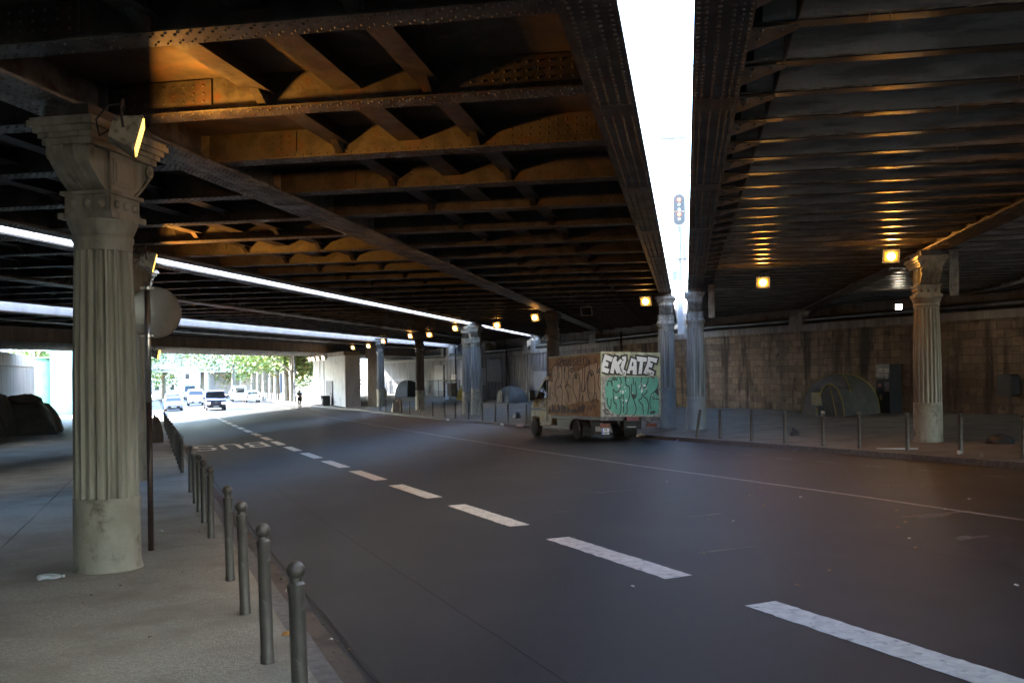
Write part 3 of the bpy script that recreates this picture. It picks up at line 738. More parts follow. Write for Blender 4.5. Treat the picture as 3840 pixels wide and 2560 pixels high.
rd = lambda ds, dt, dz: (-ds * sin(PHI) + dt * cos(PHI), ds * cos(PHI) + dt * sin(PHI), dz)    # road-wise direction
FL = "sodium floodlight "
floodlight(FL + "in a chipped cream housing on the nearest column's capital", (-4.10, 10.02, Z(2.58)), (.90, .34, -.26), 620, lens=lens_edge, scale=.92, tilt=16)
floodlight(FL + "seen edge-on above the round sign's top", (-8.05, 20.75, Z(2.50)), (.90, .36, -.24), 850, lens=lens_edge, tilt=16)
floodlight(FL + "glowing beside the far opening, below the sign's right edge", (-16.5, 43.3, Z(.95)), (.9, .2, -.2), 500, lens=lens_edge, scale=1.1)
LR = 75
floodlight(FL + "flaring under the arched deck, left one of the two flares", at_(25.0, 18.3, 2.70), rd(-.62, -.55, -.34), LR * 3.0, scale=.85)
floodlight(FL + "flaring under the arched deck beside the pale right column", at_(19.6, 18.4, 3.02 - .12), rd(-.72, -.48, -.34), LR * 3.6, scale=.85)
floodlight(FL + "small and bright just left of the slot columns", at_(32.7, 18.4, 2.66), rd(-.55, -.75, -.35), LR * .8, scale=.95)
floodlight(FL + "on the dark column above the truck cab", at_(44.1, 18.4, 2.67), rd(-.5, -.8, -.35), LR * .8)
floodlight(FL + "left of the paired columns at the first slit's end", at_(57.5, 18.4, 2.74), rd(-.5, -.8, -.35), LR * .8)
floodlight(FL + "facing away right of the paired columns, against the white slit", at_(52.3, 19.3, 2.68), rd(-.6, -.5, -.3), LR * .6)
floodlight(FL + "on the left side of the dark brown column", at_(69.4, 18.6, 2.70), rd(-.5, -.8, -.35), LR * .7)
floodlight(FL + "on the right side of the dark brown column", at_(67.9, 19.6, 2.74), rd(-.7, -.4, -.35), LR * .6)
floodlight(FL + "above the farthest column of the right row", at_(90.6, 18.5, 2.38), rd(-.5, -.8, -.35), LR * .5, scale=1.1)
floodlight(FL + "on the brown square pillar's head", at_(83.6, 18.5, 2.35), rd(-.5, -.8, -.35), LR * .5, scale=1.1)
floodlight(FL + "tilted on the slim pale column's capital", at_(79.1, 18.8, 2.63), rd(-.5, -.8, -.35), LR * .5, scale=1.1)
floodlight("unlit white floodlight hanging over the truck's roof", at_(40.0, 19.3, 2.75), rd(-.6, -.6, -.4), 0, on=False, scale=1.1, group=None)
floodlight("small white lamp shining left of the pale right column", at_(31.0, 29.5, 2.42), rd(-.8, -.55, -.2), 120, scale=.55, lens=lens_w, col=(1, .80, .55), group=None)
for i, s in enumerate((101.9, 99.5, 96.6, 93.4)):
    floodlight(["leftmost of the four floodlights on the concrete pier wall", "second from the left of the four pier wall floodlights", "third from the left of the four pier wall floodlights",
                "rightmost of the four floodlights on the concrete pier wall"][i], at_(s, 16.1, 1.42), rd(-.35, -.9, -.25), 0, scale=1.15, lens=emis("warm_pier_lens", (1, .85, .6), .15), group="floodlights on the pier wall")

# ================================================================ BOLLARDS
def bollard(label, s, t, h=1.0, lean=(0, 0), group="ball-topped bollards along the kerbs"):
    x, y = st2xy(s, t)
    r = link("bollard", None, None, (x, y, gz(s, t)), (lean[0], lean[1], 0)); tag(r, label, "bollard", group)
    return r
pm = MB(); pm.lathe([(.050, -.02), (.050, .05), (.046, .07), (.0455, .80), (.050, .815), (.050, .85), (.034, .865), (.034, .885)], 20)
pmesh = pm.mesh("post", gun, ang=35)
cm = MB(); cm.ball((0, 0, .925), .052, 20, 12); cmesh = cm.mesh("ball", gun, smooth=True)
cmw = cm.mesh("ball", mat("chipped_pale_ball", (.30, .29, .26), (.12, .11, .10), 12, .5, .2), smooth=True)
def put_bollard(label, s, t, h=1.0, lean=(0, 0), pale=False):
    r = bollard(label, s, t, h, lean); r.scale = (1, 1, h)
    link("post", pmesh, r); link("ball", cmw if pale else cmesh, r)
    return r
lefts = [5.24, 6.86, 8.56, 10.23, 13.62, 15.42, 17.03, 18.57, 20.86, 26.6, 27.6, 28.7, 30.4, 32.2, 34.5, 37, 40, 43.5, 47.5, 52, 57, 62]
rnd = random.Random(11)
for i, s in enumerate(lefts):
    lab = "grey ball-topped bollard, the %s along the left kerb from the camera" % ORD[i]
    if i == 0: lab = "grey bollard with chipped white paint under its ball, nearest of all"
    if i in (7, 9): lab = "bollard with pale worn ball, the %s along the left kerb" % ORD[i]
    put_bollard(lab, s, .75, 1.02 if i else 1.0, (radians(rnd.uniform(-.8, .8)) , radians(-rnd.uniform(.3, 2.2)) if i < 4 else radians(rnd.uniform(-1.3, .4))), pale=i in (7, 9))
# chipped white collar on the nearest one
rights = [(14.15, 16.68), (15.76, 16.7), (17.33, 16.7), (18.96, 16.72), (20.33, 16.72), (22.0, 16.75), (23.5, 16.7), (25.15, 16.7), (26.55, 16.72)]
NM = ["nearest on the right kerb, at the picture's edge", "right of the pale column, beside the black bag", "with the white tube lying at its foot", "fourth along the right kerb", "fifth along the right kerb, before the grey tent",
      "sixth along the right kerb", "seventh along the right kerb", "eighth along the right kerb, first upright one right of the leaning one", "leaning over beside the column right of the slot"]
for i, (s, t) in enumerate(rights):
    put_bollard("ball-topped bollard " + NM[i], s, t, .95, (0, 0) if i != 8 else (radians(-3), radians(9)), pale=i in (4,))
far = [(41.5, 16.7), (44.2, 16.8), (46.2, 16.85), (48.4, 16.9), (50.8, 16.9), (53.0, 16.8), (54.73, 16.7), (57.41, 16.7), (60.8, 16.75), (63.3, 16.75), (65.7, 16.75), (68.1, 16.8), (70.8, 16.85), (73.0, 16.9)]
for i, (s, t) in enumerate(far):
    put_bollard("slim bollard on the far right kerb, the %s beyond the truck" % ORD[i], s, t, .98, (0, radians(rnd.uniform(-2, 2))))

# ================================================================ ROUND SIGN SEEN FROM BEHIND
px, py = -4.66, 12.0
r = thing("road_sign", "round road sign seen from behind on a tall thin pole", "road sign", (px, py, gxy(px, py)), RR - radians(6))
b = MB(); b.tube([(0, 0, 0), (0, 0, 1.9)], .036, 16); b.obj("lower_pole", rust, r, smooth=True)
b = MB(); b.tube([(0, 0, 1.9), (0, 0, 3.44)], .0355, 16); b.obj("upper_pole", chrome, r, smooth=True)
sb = mat("sign_back", (.27, .27, .265), (.21, .21, .205), 2, .38, .35, .05, 8)
b = MB(); N = 48; cz = 3.05; cyy = -.07
def ring(rr, x): return [(x, cyy + rr * cos(2 * pi * i / N), cz + rr * sin(2 * pi * i / N)) for i in range(N)]
vs = ring(.30, .062) + ring(.322, .05) + ring(.335, .035) + ring(.335, .075) + ring(.325, .08)
b.add(vs, [tuple(range(N))[::-1]] + [(j * N + i, j * N + (i + 1) % N, (j + 1) * N + (i + 1) % N, (j + 1) * N + i) for j in range(4) for i in range(N)] + [tuple(4 * N + i for i in range(N))])
b.obj("disc", sb, r, ang=30)
b = MB()
for z in (cz + .31, cz - .30): b.lathe([(.046, z - .02), (.046, z + .02)], 16); b.box(-.03, .055, cyy - .01, cyy + .16, z - .014, z + .014)
b.obj("clamp", chrome, r, ang=40)

# ================================================================ BOX TRUCK
def stroke(b, pts, wd, fn, lift):
    """painted line on a panel; fn(u,v) -> point, lift handled by fn's third arg"""
    for (u0, v0), (u1, v1) in zip(pts[:-1], pts[1:]):
        d = sqrt((u1 - u0) ** 2 + (v1 - v0) ** 2)
        if d < 1e-6: continue
        k = wd * .5 / d; du, dv = (u1 - u0) * k, (v1 - v0) * k; nu, nv = -dv, du
        q = [(u0 - du + nu, v0 - dv + nv), (u0 - du - nu, v0 - dv - nv), (u1 + du - nu, v1 + dv - nv), (u1 + du + nu, v1 + dv + nv)]
        o = len(b.v); b.v += [fn(u, v, lift) for u, v in q]; b.f.append((o, o + 1, o + 2, o + 3)); b.m.append(b.mi)
def smooth(pts, n=5):
    if len(pts) < 3: return pts
    out = []; P = [pts[0]] + list(pts) + [pts[-1]]
    for i in range(1, len(P) - 2):
        p0, p1, p2, p3 = P[i - 1:i + 3]
        for k in range(n):
            t = k / n
            out.append(tuple(.5 * ((2 * p1[j]) + (-p0[j] + p2[j]) * t + (2 * p0[j] - 5 * p1[j] + 4 * p2[j] - p3[j]) * t * t + (-p0[j] + 3 * p1[j] - 3 * p2[j] + p3[j]) * t ** 3) for j in (0, 1)))
    return out + [pts[-1]]
def ell(cx, cy_, rx, ry, n=18): return [(cx + rx * cos(2 * pi * i / n), cy_ + ry * sin(2 * pi * i / n)) for i in range(n + 1)]
def shape(b, poly, fn, lift):
    o = len(b.v); b.v += [fn(u, v, lift) for u, v in poly]; b.f.append(tuple(o + i for i in range(len(poly)))); b.m.append(b.mi)
S0, T0 = 28.3, 15.22
tx, ty = st2xy(S0, T0)
TZ = gz(S0, 15.2) - .02
truck = thing("box_truck", "battered box truck covered in graffiti parked by the right kerb", "truck", (tx, ty, TZ), RR)
truck.rotation_euler = (radians(1.6), radians(1.4), RR)
dirty_side = mat("grimy_orange_brown_side", (.46, .29, .14), (.28, .16, .075), 1.8, .7, 0, .15, 12, dark=(.11, .07, .05), dscale=2.4, damt=.36)
LB, WB, ZB0, ZB1 = 4.45, 1.15, .86, 3.06
b = MB(); b.box(.03, LB, -WB + .02, WB - .02, ZB0, ZB1 - .02); box_o = b.obj("cargo_box", dirty_side, truck)
rear_m = mat("rear_panel_paint", (.40, .37, .34), (.26, .23, .21), 5, .6, 0, .15, 12, dark=(.09, .07, .06), dscale=7, damt=.44)
frame_m = mat("rear_frame_paint", (.42, .44, .30), (.30, .30, .20), 4, .55, 0, .1, 20, dark=(.14, .12, .08), dscale=6, damt=.40)
b = MB()
b.box(-.02, .029, -WB, -WB + .045, ZB0, ZB1); b.box(-.02, .029, WB - .045, WB, ZB0, ZB1)
b.box(-.02, .029, -WB + .046, WB - .046, ZB1 - .07, ZB1); b.box(-.021, .0285, -WB + .046, WB - .046, 2.225, 2.265)
b.box(.03, LB, WB - .03, WB, ZB1 - .06, ZB1); b.box(.03, LB, -WB, -WB + .03, ZB1 - .06, ZB1)
b.obj("box_frame", frame_m, truck)
b = MB(); b.box(.005, .028, -WB + .046, WB - .046, ZB0, 2.224); b.obj("tail_lift_panel", rear_m, truck)
b = MB(); b.box(.005, .028, -WB + .046, WB - .046, 2.266, ZB1 - .071); b.obj("upper_door_panel", mat("yellow_green_panel", (.42, .43, .24), (.30, .30, .22), 4, .6, 0, .1, 12, dark=(.13, .12, .10), dscale=5, damt=.45), truck)
b = MB(); b.box(.03, LB, -WB - .004, -WB + .019, ZB0, ZB1 - .061) ; b.obj("right_side_panel", dirty_side, truck)
# rear graffiti: upper lettering
blk = mat("black_spray", (.022, .022, .024), (.035, .033, .033), 8, .55)
wht = mat("white_spray", (.70, .70, .68), (.50, .51, .52), 14, .5, 0, .1, 30, stretch=(1, 1, 7))
teal = mat("teal_spray", (.115, .36, .27), (.09, .29, .22), 3, .5, 0, .1, 12, dark=(.07, .20, .16), dscale=4, damt=.33)
def f_up(x, y, l):                          # sketch pixels of the upper door -> panel
    yt = 205 + .066 * (x - 200); yb = 930 + .055 * (x - 190); u = (x - 200) / 2040; v = (y - yt) / (yb - yt)
    return (.004 - l, WB - .01 - u * (2 * WB - .02), ZB1 - v * (ZB1 - 2.235))
E1 = [(340, 285), (610, 395), (555, 530), (385, 460), (370, 510), (465, 550), (440, 670), (335, 635), (320, 680), (495, 740), (440, 865), (205, 790), (250, 560)]
K = [(680, 370), (750, 400), (725, 490), (770, 540), (860, 450), (945, 510), (820, 640), (885, 830), (750, 890), (670, 720), (630, 885), (515, 850), (610, 450)]
Lx = [(925, 395), (1060, 380), (1065, 490), (970, 770), (1075, 835), (1035, 960), (815, 880), (930, 810), (865, 690), (930, 540), (985, 480), (925, 460)]
A_ = [(1240, 440), (1420, 510), (1425, 940), (1285, 935), (1290, 810), (1200, 810), (1185, 900), (1085, 890)]
T = [(1425, 400), (1780, 460), (1765, 580), (1650, 570), (1600, 930), (1480, 925), (1540, 570), (1450, 545)]
E2 = [(1820, 430), (2155, 500), (2110, 635), (1920, 560), (1890, 610), (1990, 640), (1950, 770), (1860, 735), (1830, 790), (2045, 890), (1995, 1015), (1660, 910), (1800, 600)]
w = MB(); k_ = MB()
for i, P in enumerate((E1, K, Lx, A_, T, E2)):
    stroke(k_, P + [P[0], P[1]], 108, f_up, .002 + i * .0002); shape(k_, P, f_up, .0021 + i * .0002); shape(w, P, f_up, .006)
    stroke(k_, [(x + 26, y + 14) for x, y in P] + [(P[0][0] + 26, P[0][1] + 14)], 70, f_up, .0012 + i * .0002)
shape(k_, [(1275, 555), (1312, 575), (1312, 690), (1242, 682)], f_up, .0075)
for pp in ([(900, 850), (940, 840), (930, 900), (975, 905)], [(990, 850), (985, 920), (1015, 870)], [(1765, 880), (1815, 950), (1830, 900)], [(1850, 905), (1850, 965), (1890, 940), (1850, 905)], [(1925, 985), (1925, 905), (1985, 930), (1935, 950)]):
    stroke(k_, pp, 16, f_up, .0078)
k_.obj("graffiti_lettering", blk, truck); w.obj("graffiti_lettering", wht, truck)
w2 = MB()
shape(w2, [(680, 262), (880, 285), (870, 345), (690, 318)], f_up, .001); shape(w2, [(1480, 318), (1680, 338), (1660, 385), (1490, 350)], f_up, .001)
w2.obj("paint_pattern", wht, truck)
def f_lo(x, y, l):
    u = (x - 120) / 1410; yt = 18 + .02 * (x - 120); yb = 780 + .022 * (x - 120); v = (y - yt) / (yb - yt)
    return (.004 - l, WB - .03 - u * (2 * WB - .06), 2.225 - v * (2.225 - ZB0))
g = MB(); shape(g, smooth([(215, 180), (255, 95), (400, 28), (700, 25), (1100, 35), (1460, 45), (1495, 200), (1515, 480), (1500, 740), (1240, 775), (1090, 770), (900, 760), (700, 755), (560, 752), (400, 705), (300, 640), (240, 560), (220, 430), (215, 180)], 3)[:-1], f_lo, .0015)
g.obj("teal_fill", teal, truck)
k_ = MB()
for P in ([(260, 200), (290, 110), (350, 120), (380, 200), (375, 90), (430, 25)], [(560, 25), (595, 120), (560, 270), (470, 325), (405, 270), (410, 430), (430, 520), (470, 545), (480, 630)],
          [(260, 430), (280, 560), (340, 620), (355, 450)], [(690, 40), (720, 190), (790, 230), (800, 400), (740, 550), (735, 700), (690, 750)], [(545, 430), (590, 420), (610, 380)], [(555, 440), (590, 560), (580, 700), (550, 750)],
          [(645, 380), (655, 710)], [(880, 40), (900, 190)], [(945, 140), (960, 380), (900, 450), (850, 370), (845, 180)], [(890, 460), (950, 600), (950, 700), (920, 750)],
          [(1090, 50), (1080, 200), (1110, 310), (1090, 440), (1020, 490), (1110, 580), (1130, 740)], [(1050, 250), (1150, 245), (1190, 225)], [(1250, 60), (1240, 150), (1190, 230), (1220, 320), (1140, 405), (1230, 480), (1260, 620), (1240, 750)],
          [(1500, 200), (1450, 290), (1320, 400), (1290, 560), (1320, 660)], [(1370, 400), (1380, 460), (1510, 470)], [(400, 60), (430, 100), (450, 50), (480, 100), (500, 60)], [(1300, 710), (1320, 750), (1340, 705), (1370, 750), (1380, 700), (1420, 720), (1380, 735)],
          [(200, 560), (215, 640), (260, 650), (300, 690)], [(190, 690), (250, 730), (330, 720)]):
    stroke(k_, smooth(P), 21, f_lo, .003)
for P in ([(1400, 330), (1500, 260), (1510, 420)], [(850, 370), (960, 375), (900, 452)], [(690, 35), (720, 60), (715, 110)]): shape(k_, P, f_lo, .0027)
k_.obj("graffiti_lettering", blk, truck)
w = MB(); rr_ = random.Random(5)
for i in range(46):
    cx, cy_ = (rr_.gauss(600, 60), rr_.gauss(280, 70)) if i < 18 else (rr_.gauss(1110, 60), rr_.gauss(250, 60)) if i < 34 else (rr_.uniform(250, 1480), rr_.uniform(60, 740))
    sz = rr_.uniform(4, 13) if i % 9 else 24
    shape(w, [(max(140, min(1500, cx + sz * (1 + .4 * rr_.random()) * cos(a))), max(40, min(750, cy_ + sz * (1 + .5 * rr_.random()) * sin(a)))) for a in (0, 1.05, 2.1, 3.1, 4.2, 5.2)], f_lo, .0036)
w.obj("chip_pattern", wht, truck)
# left side graffiti
def f_si(x, y, l):
    u = (x - 640) / 840; yt = 262 - .086 * (x - 650); yb = 1160 + .04 * (x - 620); v = (y - yt) / (yb - yt)
    return (LB - .02 - u * (LB - .05), WB - .018 + l, ZB1 - .01 - v * (ZB1 - ZB0 - .01))
beige = mat("beige_spray", (.70, .56, .36), (.52, .40, .24), 2.2, .6, 0, .1, 12, dark=(.20, .14, .09), dscale=2, damt=.34)
g = MB(); shape(g, [(625, 1010), (632, 640), (655, 610), (705, 640), (700, 450), (740, 392), (800, 400), (860, 400), (910, 400), (975, 400), (1070, 405), (1080, 500), (1150, 480), (1215, 440), (1310, 400), (1380, 365), (1440, 345), (1478, 450), (1470, 940), (1400, 900), (1350, 960), (1290, 950), (1220, 960), (1150, 950), (1110, 985), (1060, 990), (985, 1010), (900, 1060), (850, 1040), (780, 1000), (700, 990), (660, 1040)], f_si, .0012)
g.obj("beige_fill", beige, truck)
k_ = MB()
for P in ([(705, 650), (700, 450), (740, 395), (790, 400), (800, 470), (790, 600), (755, 680), (760, 850), (790, 900), (780, 960)], [(800, 470), (820, 410), (860, 410), (875, 500), (870, 620), (850, 700), (800, 740)], [(825, 500), (822, 600)],
          [(860, 420), (880, 395), (910, 410), (915, 600)], [(915, 500), (940, 410), (975, 410), (985, 500), (970, 650), (930, 730), (965, 800), (980, 850), (985, 950)], [(790, 750), (830, 720), (870, 720)], [(850, 730), (880, 800), (870, 1020)],
          [(930, 735), (980, 690), (1020, 740)], [(985, 420), (1020, 395), (1070, 410), (1075, 480)], [(1100, 510), (1065, 600), (1065, 780), (1110, 900), (1110, 970)], [(1100, 510), (1150, 540), (1170, 650), (1165, 850), (1150, 960)],
          [(1150, 470), (1150, 440), (1210, 440), (1210, 600), (1195, 750), (1215, 800), (1240, 760), (1250, 430), (1310, 400), (1305, 520), (1240, 800)], ell(1345, 715, 55, 245), [(1380, 370), (1440, 350), (1430, 520), (1475, 440), (1445, 660), (1478, 790)],
          [(1200, 960), (1215, 860), (1225, 960)], [(640, 640), (655, 612), (705, 650)], [(665, 720), (662, 930)], [(645, 480), (665, 450), (690, 460)], [(1410, 820), (1440, 980)],
          [(1005, 440), (1008, 490)], [(1030, 430), (1008, 465), (1028, 490)], ell(1047, 470, 12, 38, 10), [(1095, 540), (1095, 600)], ell(1115, 570, 9, 30, 10), [(1315, 520), (1335, 510), (1335, 560)], [(1350, 510), (1350, 570), (1370, 520)]):
    stroke(k_, smooth(P, 4) if len(P) > 2 and len(P) < 14 else P, 11, f_si, .0026)
for P in ([(830, 285), (795, 310), (790, 370), (820, 390), (840, 350), (815, 345)], [(845, 390), (855, 300), (875, 350), (895, 290), (900, 385)], ell(925, 345, 16, 42), [(945, 300), (950, 385), (975, 370), (975, 300)], ell(1000, 345, 18, 44),
          [(1115, 285), (1070, 300), (1075, 340), (1110, 355), (1095, 390), (1065, 385)], [(1150, 270), (1125, 280), (1125, 390), (1165, 385)], [(1125, 330), (1155, 325)], [(1180, 270), (1180, 395), (1215, 390)], ell(1250, 325, 28, 62), ell(1310, 340, 10, 24)):
    stroke(k_, P, 12, f_si, .0026)
for x0 in (640, 700, 752, 800, 862, 905, 965, 1035, 1085, 1140, 1195):    # row of dark spiky scrawl along the bottom edge
    h = 90 + 40 * sin(x0)
    stroke(k_, [(x0, 1130), (x0 + 14, 1130 - h), (x0 + 30, 1120), (x0 + 44, 1150 - h)], 20, f_si, .0026)
for P in ([(1290, 1110), (1300, 1010)], [(1320, 1100), (1325, 1020), (1345, 1100), (1360, 1015)], [(1385, 1100), (1380, 1015), (1410, 1040)], [(640, 560), (650, 500), (665, 560), (680, 505)]): stroke(k_, P, 10, f_si, .0026)
k_.obj("graffiti_lettering", mat("brown_black_spray", (.05, .038, .03), (.07, .05, .04), 8, .6), truck)
# chassis, underrun, wheels
b = MB(); b.box(.1, 6.2, .35, .45, .62, .85); b.box(.1, 6.2, -.45, -.35, .62, .85); b.box(.2, LB, -1.05, 1.05, .74, .858)
b.box(1.2, 1.3, -.9, .9, .5, .74); b.box(2.3, 3.9, .6, 1.02, .42, .72); b.obj("chassis", dmetal, truck)
sill_m = mat("sill_grey", (.10, .095, .095), (.06, .056, .053), 6, .6, dark=(.22, .20, .19), dscale=9, damt=.4)
b = MB(); b.box(-.03, .03, .30, 1.14, .73, .855); b.obj("rear_sill", sill_m, truck)
b = MB(); b.box(-.03, .03, -1.13, -.42, .72, .855); b.obj("rear_sill", sill_m, truck)
b = MB(); b.box(-.05, .02, -.28, .17, .72, .86); b.obj("red_sill_box", mat("faded_red_paint", (.22, .07, .075), (.15, .06, .06), 8, .6), truck)
b = MB(); b.box(.02, .35, -.42, .25, .45, .71); b.box(-.02, .02, -.40, .22, .44, .50); b.obj("step_well", black, truck)
b = MB(); b.box(-.01, .02, -.2, .14, .47, .53); b.obj("step_bar", chrome, truck)
wh = MB(); wh.tube([(0, -.115, 0), (0, -.10, 0), (0, .10, 0), (0, .115, 0)], [.30, .345, .345, .30], 28); whm = wh.mesh("tyre", black, ang=40)
rm = MB(); rm.tube([(0, -.118, 0), (0, .118, 0)], .20, 20); rmm = rm.mesh("rim", black, ang=40)
for x, y in ((2.15, .92), (2.15, -.92), (2.15, .68), (2.15, -.68), (6.1, .93), (6.1, -.93)):
    q = link("wheel", whm, truck, (x, y, .345)); link("rim", rmm, q)
b = MB()
for y0, y1 in ((.58, 1.12), (-1.12, -.58)):
    pts = [(2.15 + .44 * cos(a), .345 + .44 * sin(a)) for a in [pi * i / 10 for i in range(11)]] + [(2.15 + .41 * cos(a), .345 + .41 * sin(a)) for a in [pi * i / 10 for i in range(10, -1, -1)]]
    b = MB(); b.prism(pts, y0, y1, 'y'); b.obj("mudguard", dmetal, truck)
b = MB(); b.box(1.55, 1.57, .58, 1.08, .16, .62); b.obj("mud_flap", black, truck)
b = MB(); b.box(1.55, 1.57, -1.08, -.58, .12, .62); b.obj("mud_flap", black, truck)
lr = mat("red_lamp_plastic", (.16, .03, .02), (.10, .025, .018), 5, .3, dark=(.20, .08, .02), dscale=5, damt=.4)
for y0 in (.78, -1.0):
    b = MB(); b.box(.0, .06, y0, y0 + .36, .50, .64); b.obj("tail_light", lr, truck)
b = MB(); b.tube([(.05, -.55, .72), (.04, -.75, .66), (.03, -.88, .70)], .012, 6); b.tube([(.04, -.62, .74), (.03, -.78, .60)], .010, 6); b.obj("loose_cable", black, truck)
b = MB(); b.box(.0, .012, .82, 1.10, .27, .47); pl = b.obj("number_plate", mat("plate_white", (.75, .76, .78), None, rough=.35), truck)
b = MB(); b.box(-.003, -.0005, 1.065, 1.10, .275, .465); b.obj("blue_band", mat("plate_blue", (.02, .09, .42), None, rough=.35), pl)
def text_mesh(name, body, size, m, parent, loc, rot, align='CENTER', ext=.001, off=0.0):
    c = bpy.data.curves.new(name, 'FONT'); c.body = body; c.size = size; c.align_x = align; c.align_y = 'CENTER'; c.extrude = ext; c.offset = off; c.resolution_u = 3
    o = bpy.data.objects.new(name + "_tmp", c); SC.collection.objects.link(o)
    dg = bpy.context.evaluated_depsgraph_get(); me = bpy.data.meshes.new_from_object(o.evaluated_get(dg)); me.name = name
    bpy.data.objects.remove(o); bpy.data.curves.remove(c); me.materials.clear(); me.materials.append(m)
    return link(name, me, parent, loc, rot)
pr = (radians(90), 0, radians(-90))
text_mesh("plate_text", "AR", .105, blk, pl, (-.003, .955, .415), pr, off=.002)
text_mesh("plate_text", "768BT", .092, blk, pl, (-.003, .945, .322), pr, off=.002)
# cab
cab_m = mat("dirty_yellow_cab", (.46, .41, .20), (.30, .25, .12), 3, .5, 0, .1, 12, dark=(.09, .065, .04), dscale=2.6, damt=.44)
def cab_prof(k): return [(4.5, .48), (5.62, .42), (5.66, .75), (6.54, .78), (6.60, .45), (6.93, .45), (7.0, .62), (6.98, .95), (6.88, 1.22), (6.35, 1.42), (6.18, 1.50), (5.62, 2.22), (5.4, 2.34), (4.5, 2.38)]
b = MB(); P = cab_prof(1); n = len(P)
ws = [1.0 if z < 1.5 else 1.0 - (z - 1.5) * .20 for x, z in P]; ws = [w_ * .99 * (1 - max(0, x - 6.3) * .28) for w_, (x, z) in zip(ws, P)]
b.add([(x, w_, z) for (x, z), w_ in zip(P, ws)] + [(x, -w_, z) for (x, z), w_ in zip(P, ws)], [tuple(range(n)), tuple(range(2 * n - 1, n - 1, -1))] + [(i, n + i, n + (i + 1) % n, (i + 1) % n) for i in range(n)])
b.obj("cab", cab_m, truck)
b = MB()
for sg in (1, -1):
    q = [(4.75, 1.50), (6.02, 1.47), (5.60, 2.08), (5.42, 2.20), (4.75, 2.22)]
    f = lambda x, z: (x, sg * (.995 * (1.0 - max(0, z - 1.5) * .20) + .004), z)
    o = len(b.v); b.v += [f(*k) for k in q]; b.f.append(tuple(o + i for i in range(len(q)))); b.m.append(0)
b.quad((6.16, .93, 1.53), (6.16, -.93, 1.53), (5.66, -.82, 2.19), (5.66, .82, 2.19)); b.obj("cab_window", glass_d, truck)
for sg in (1, -1):
    b = MB(); b.box(6.0, 6.16, min(sg * 1.06, sg * 1.28), max(sg * 1.06, sg * 1.28), 1.42, 1.80); b.tube([(6.1, sg * .97, 1.50), (6.1, sg * 1.08, 1.55)], .03, 6); b.obj("side_mirror", dmetal, truck)
    b = MB(); b.box(4.9, 4.95, min(sg * .995, sg * 1.01), max(sg * .995, sg * 1.01), .6, 2.2); b.box(4.7, 4.88, min(sg * .995, sg * 1.015), max(sg * .995, sg * 1.015), 1.28, 1.33); b.box(5.0, 6.5, min(sg * .99, sg * 1.012), max(sg * .99, sg * 1.012), 1.02, 1.10); b.obj("door_trim", dmetal, truck)
# ================================================================ THE CAMP ALONG THE RIGHT WALL
def fabric(name, c, c2): return mat(name, c, c2, 2.5, .75, 0, .9, 4.5, dark=tuple(k * .6 for k in c2), dscale=1.5, damt=.36)
def dome_tent(label, s, t, rz, L, Wd, H, m, pole_m, group="tents pitched against the right wall", door=None, seg=24):
    """two crossed hoops with flat fabric between them: rounded-square plan, peaked top"""
    x, y = st2xy(s, t); r = thing("dome_tent", label, "tent", (x, y, gz(s, t)), RR + rz, group)
    b = MB(); NR = 9; NS = seg
    for j in range(NR + 1):
        u = j / NR; z = H * sin(u * pi / 2) ** .95; k = cos(u * pi / 2) ** .85
        for i in range(NS):
            an = 2 * pi * i / NS; c, s_ = cos(an), sin(an)
            sq = 1 / max(abs(c), abs(s_)) ** .72                    # squarish footprint
            fold = 1 - .03 * (1 + cos(4 * an)) * sin(u * pi)
            b.v.append((L / 2 * c * sq * k * fold * .86, Wd / 2 * s_ * sq * k * fold * .86, z + .01))
    for j in range(NR):
        for i in range(NS): b.f.append((j * NS + i, j * NS + (i + 1) % NS, (j + 1) * NS + (i + 1) % NS, (j + 1) * NS + i)); b.m.append(0)
    b.obj("flysheet", m, r, ang=28)
    p = MB()
    for sgn in (1, -1):
        pts = []
        for k in range(17):
            th = pi * k / 16; an = pi / 4 * sgn
            sq = 1 / max(abs(cos(an)), abs(sin(an))) ** .72
            kk = cos(th); zz = H * (sin(th)) ** .95
            kk = (abs(kk) ** .85) * (1 if kk > 0 else -1)
            pts.append((L / 2 * cos(an) * sq * kk * .865, Wd / 2 * sin(an) * sq * kk * .865, zz + .03))
        p.tube(pts, .022, 6)
    p.obj("pole_sleeve", pole_m, r)
    return r
grey_f = fabric("grey_tent_fabric", (.105, .102, .10), (.08, .078, .076)); yel_p = mat("yellow_piping", (.34, .25, .05), (.26, .19, .05), 5, .6)
blue_f = fabric("blue_grey_tent_fabric", (.10, .13, .17), (.075, .095, .12)); pale_f = fabric("pale_tent_door", (.34, .35, .34), (.28, .28, .27))
dark_f = fabric("dark_tent_fabric", (.045, .05, .06), (.035, .04, .048)); yel_f = fabric("yellow_tent_fabric", (.55, .40, .06), (.44, .31, .05))
tA = dome_tent("large grey dome tent with yellow piping against the stone wall", 34.8, 29.6, radians(12), 3.6, 2.5, 1.85, grey_f, yel_p)
b = MB()                                                       # porch hood on its front right
for k in range(10):
    th = pi * k / 9
    for q, (yy, sc_) in enumerate(((1.0, .92), (1.9, 1.0))): b.v.append((-.95 - .72 * sc_ * cos(th), yy, 1.42 * sin(th) * sc_))
for k in range(9): b.f.append((2 * k, 2 * k + 1, 2 * k + 3, 2 * k + 2)); b.m.append(0)
b.add([(-.95 - .71 * cos(pi * k / 9), 1.86, 1.40 * sin(pi * k / 9)) for k in range(10)], [tuple(range(10))])
b.obj("porch", fabric("grey_porch_fabric", (.10, .10, .105), (.075, .075, .08)), tA, ang=40)
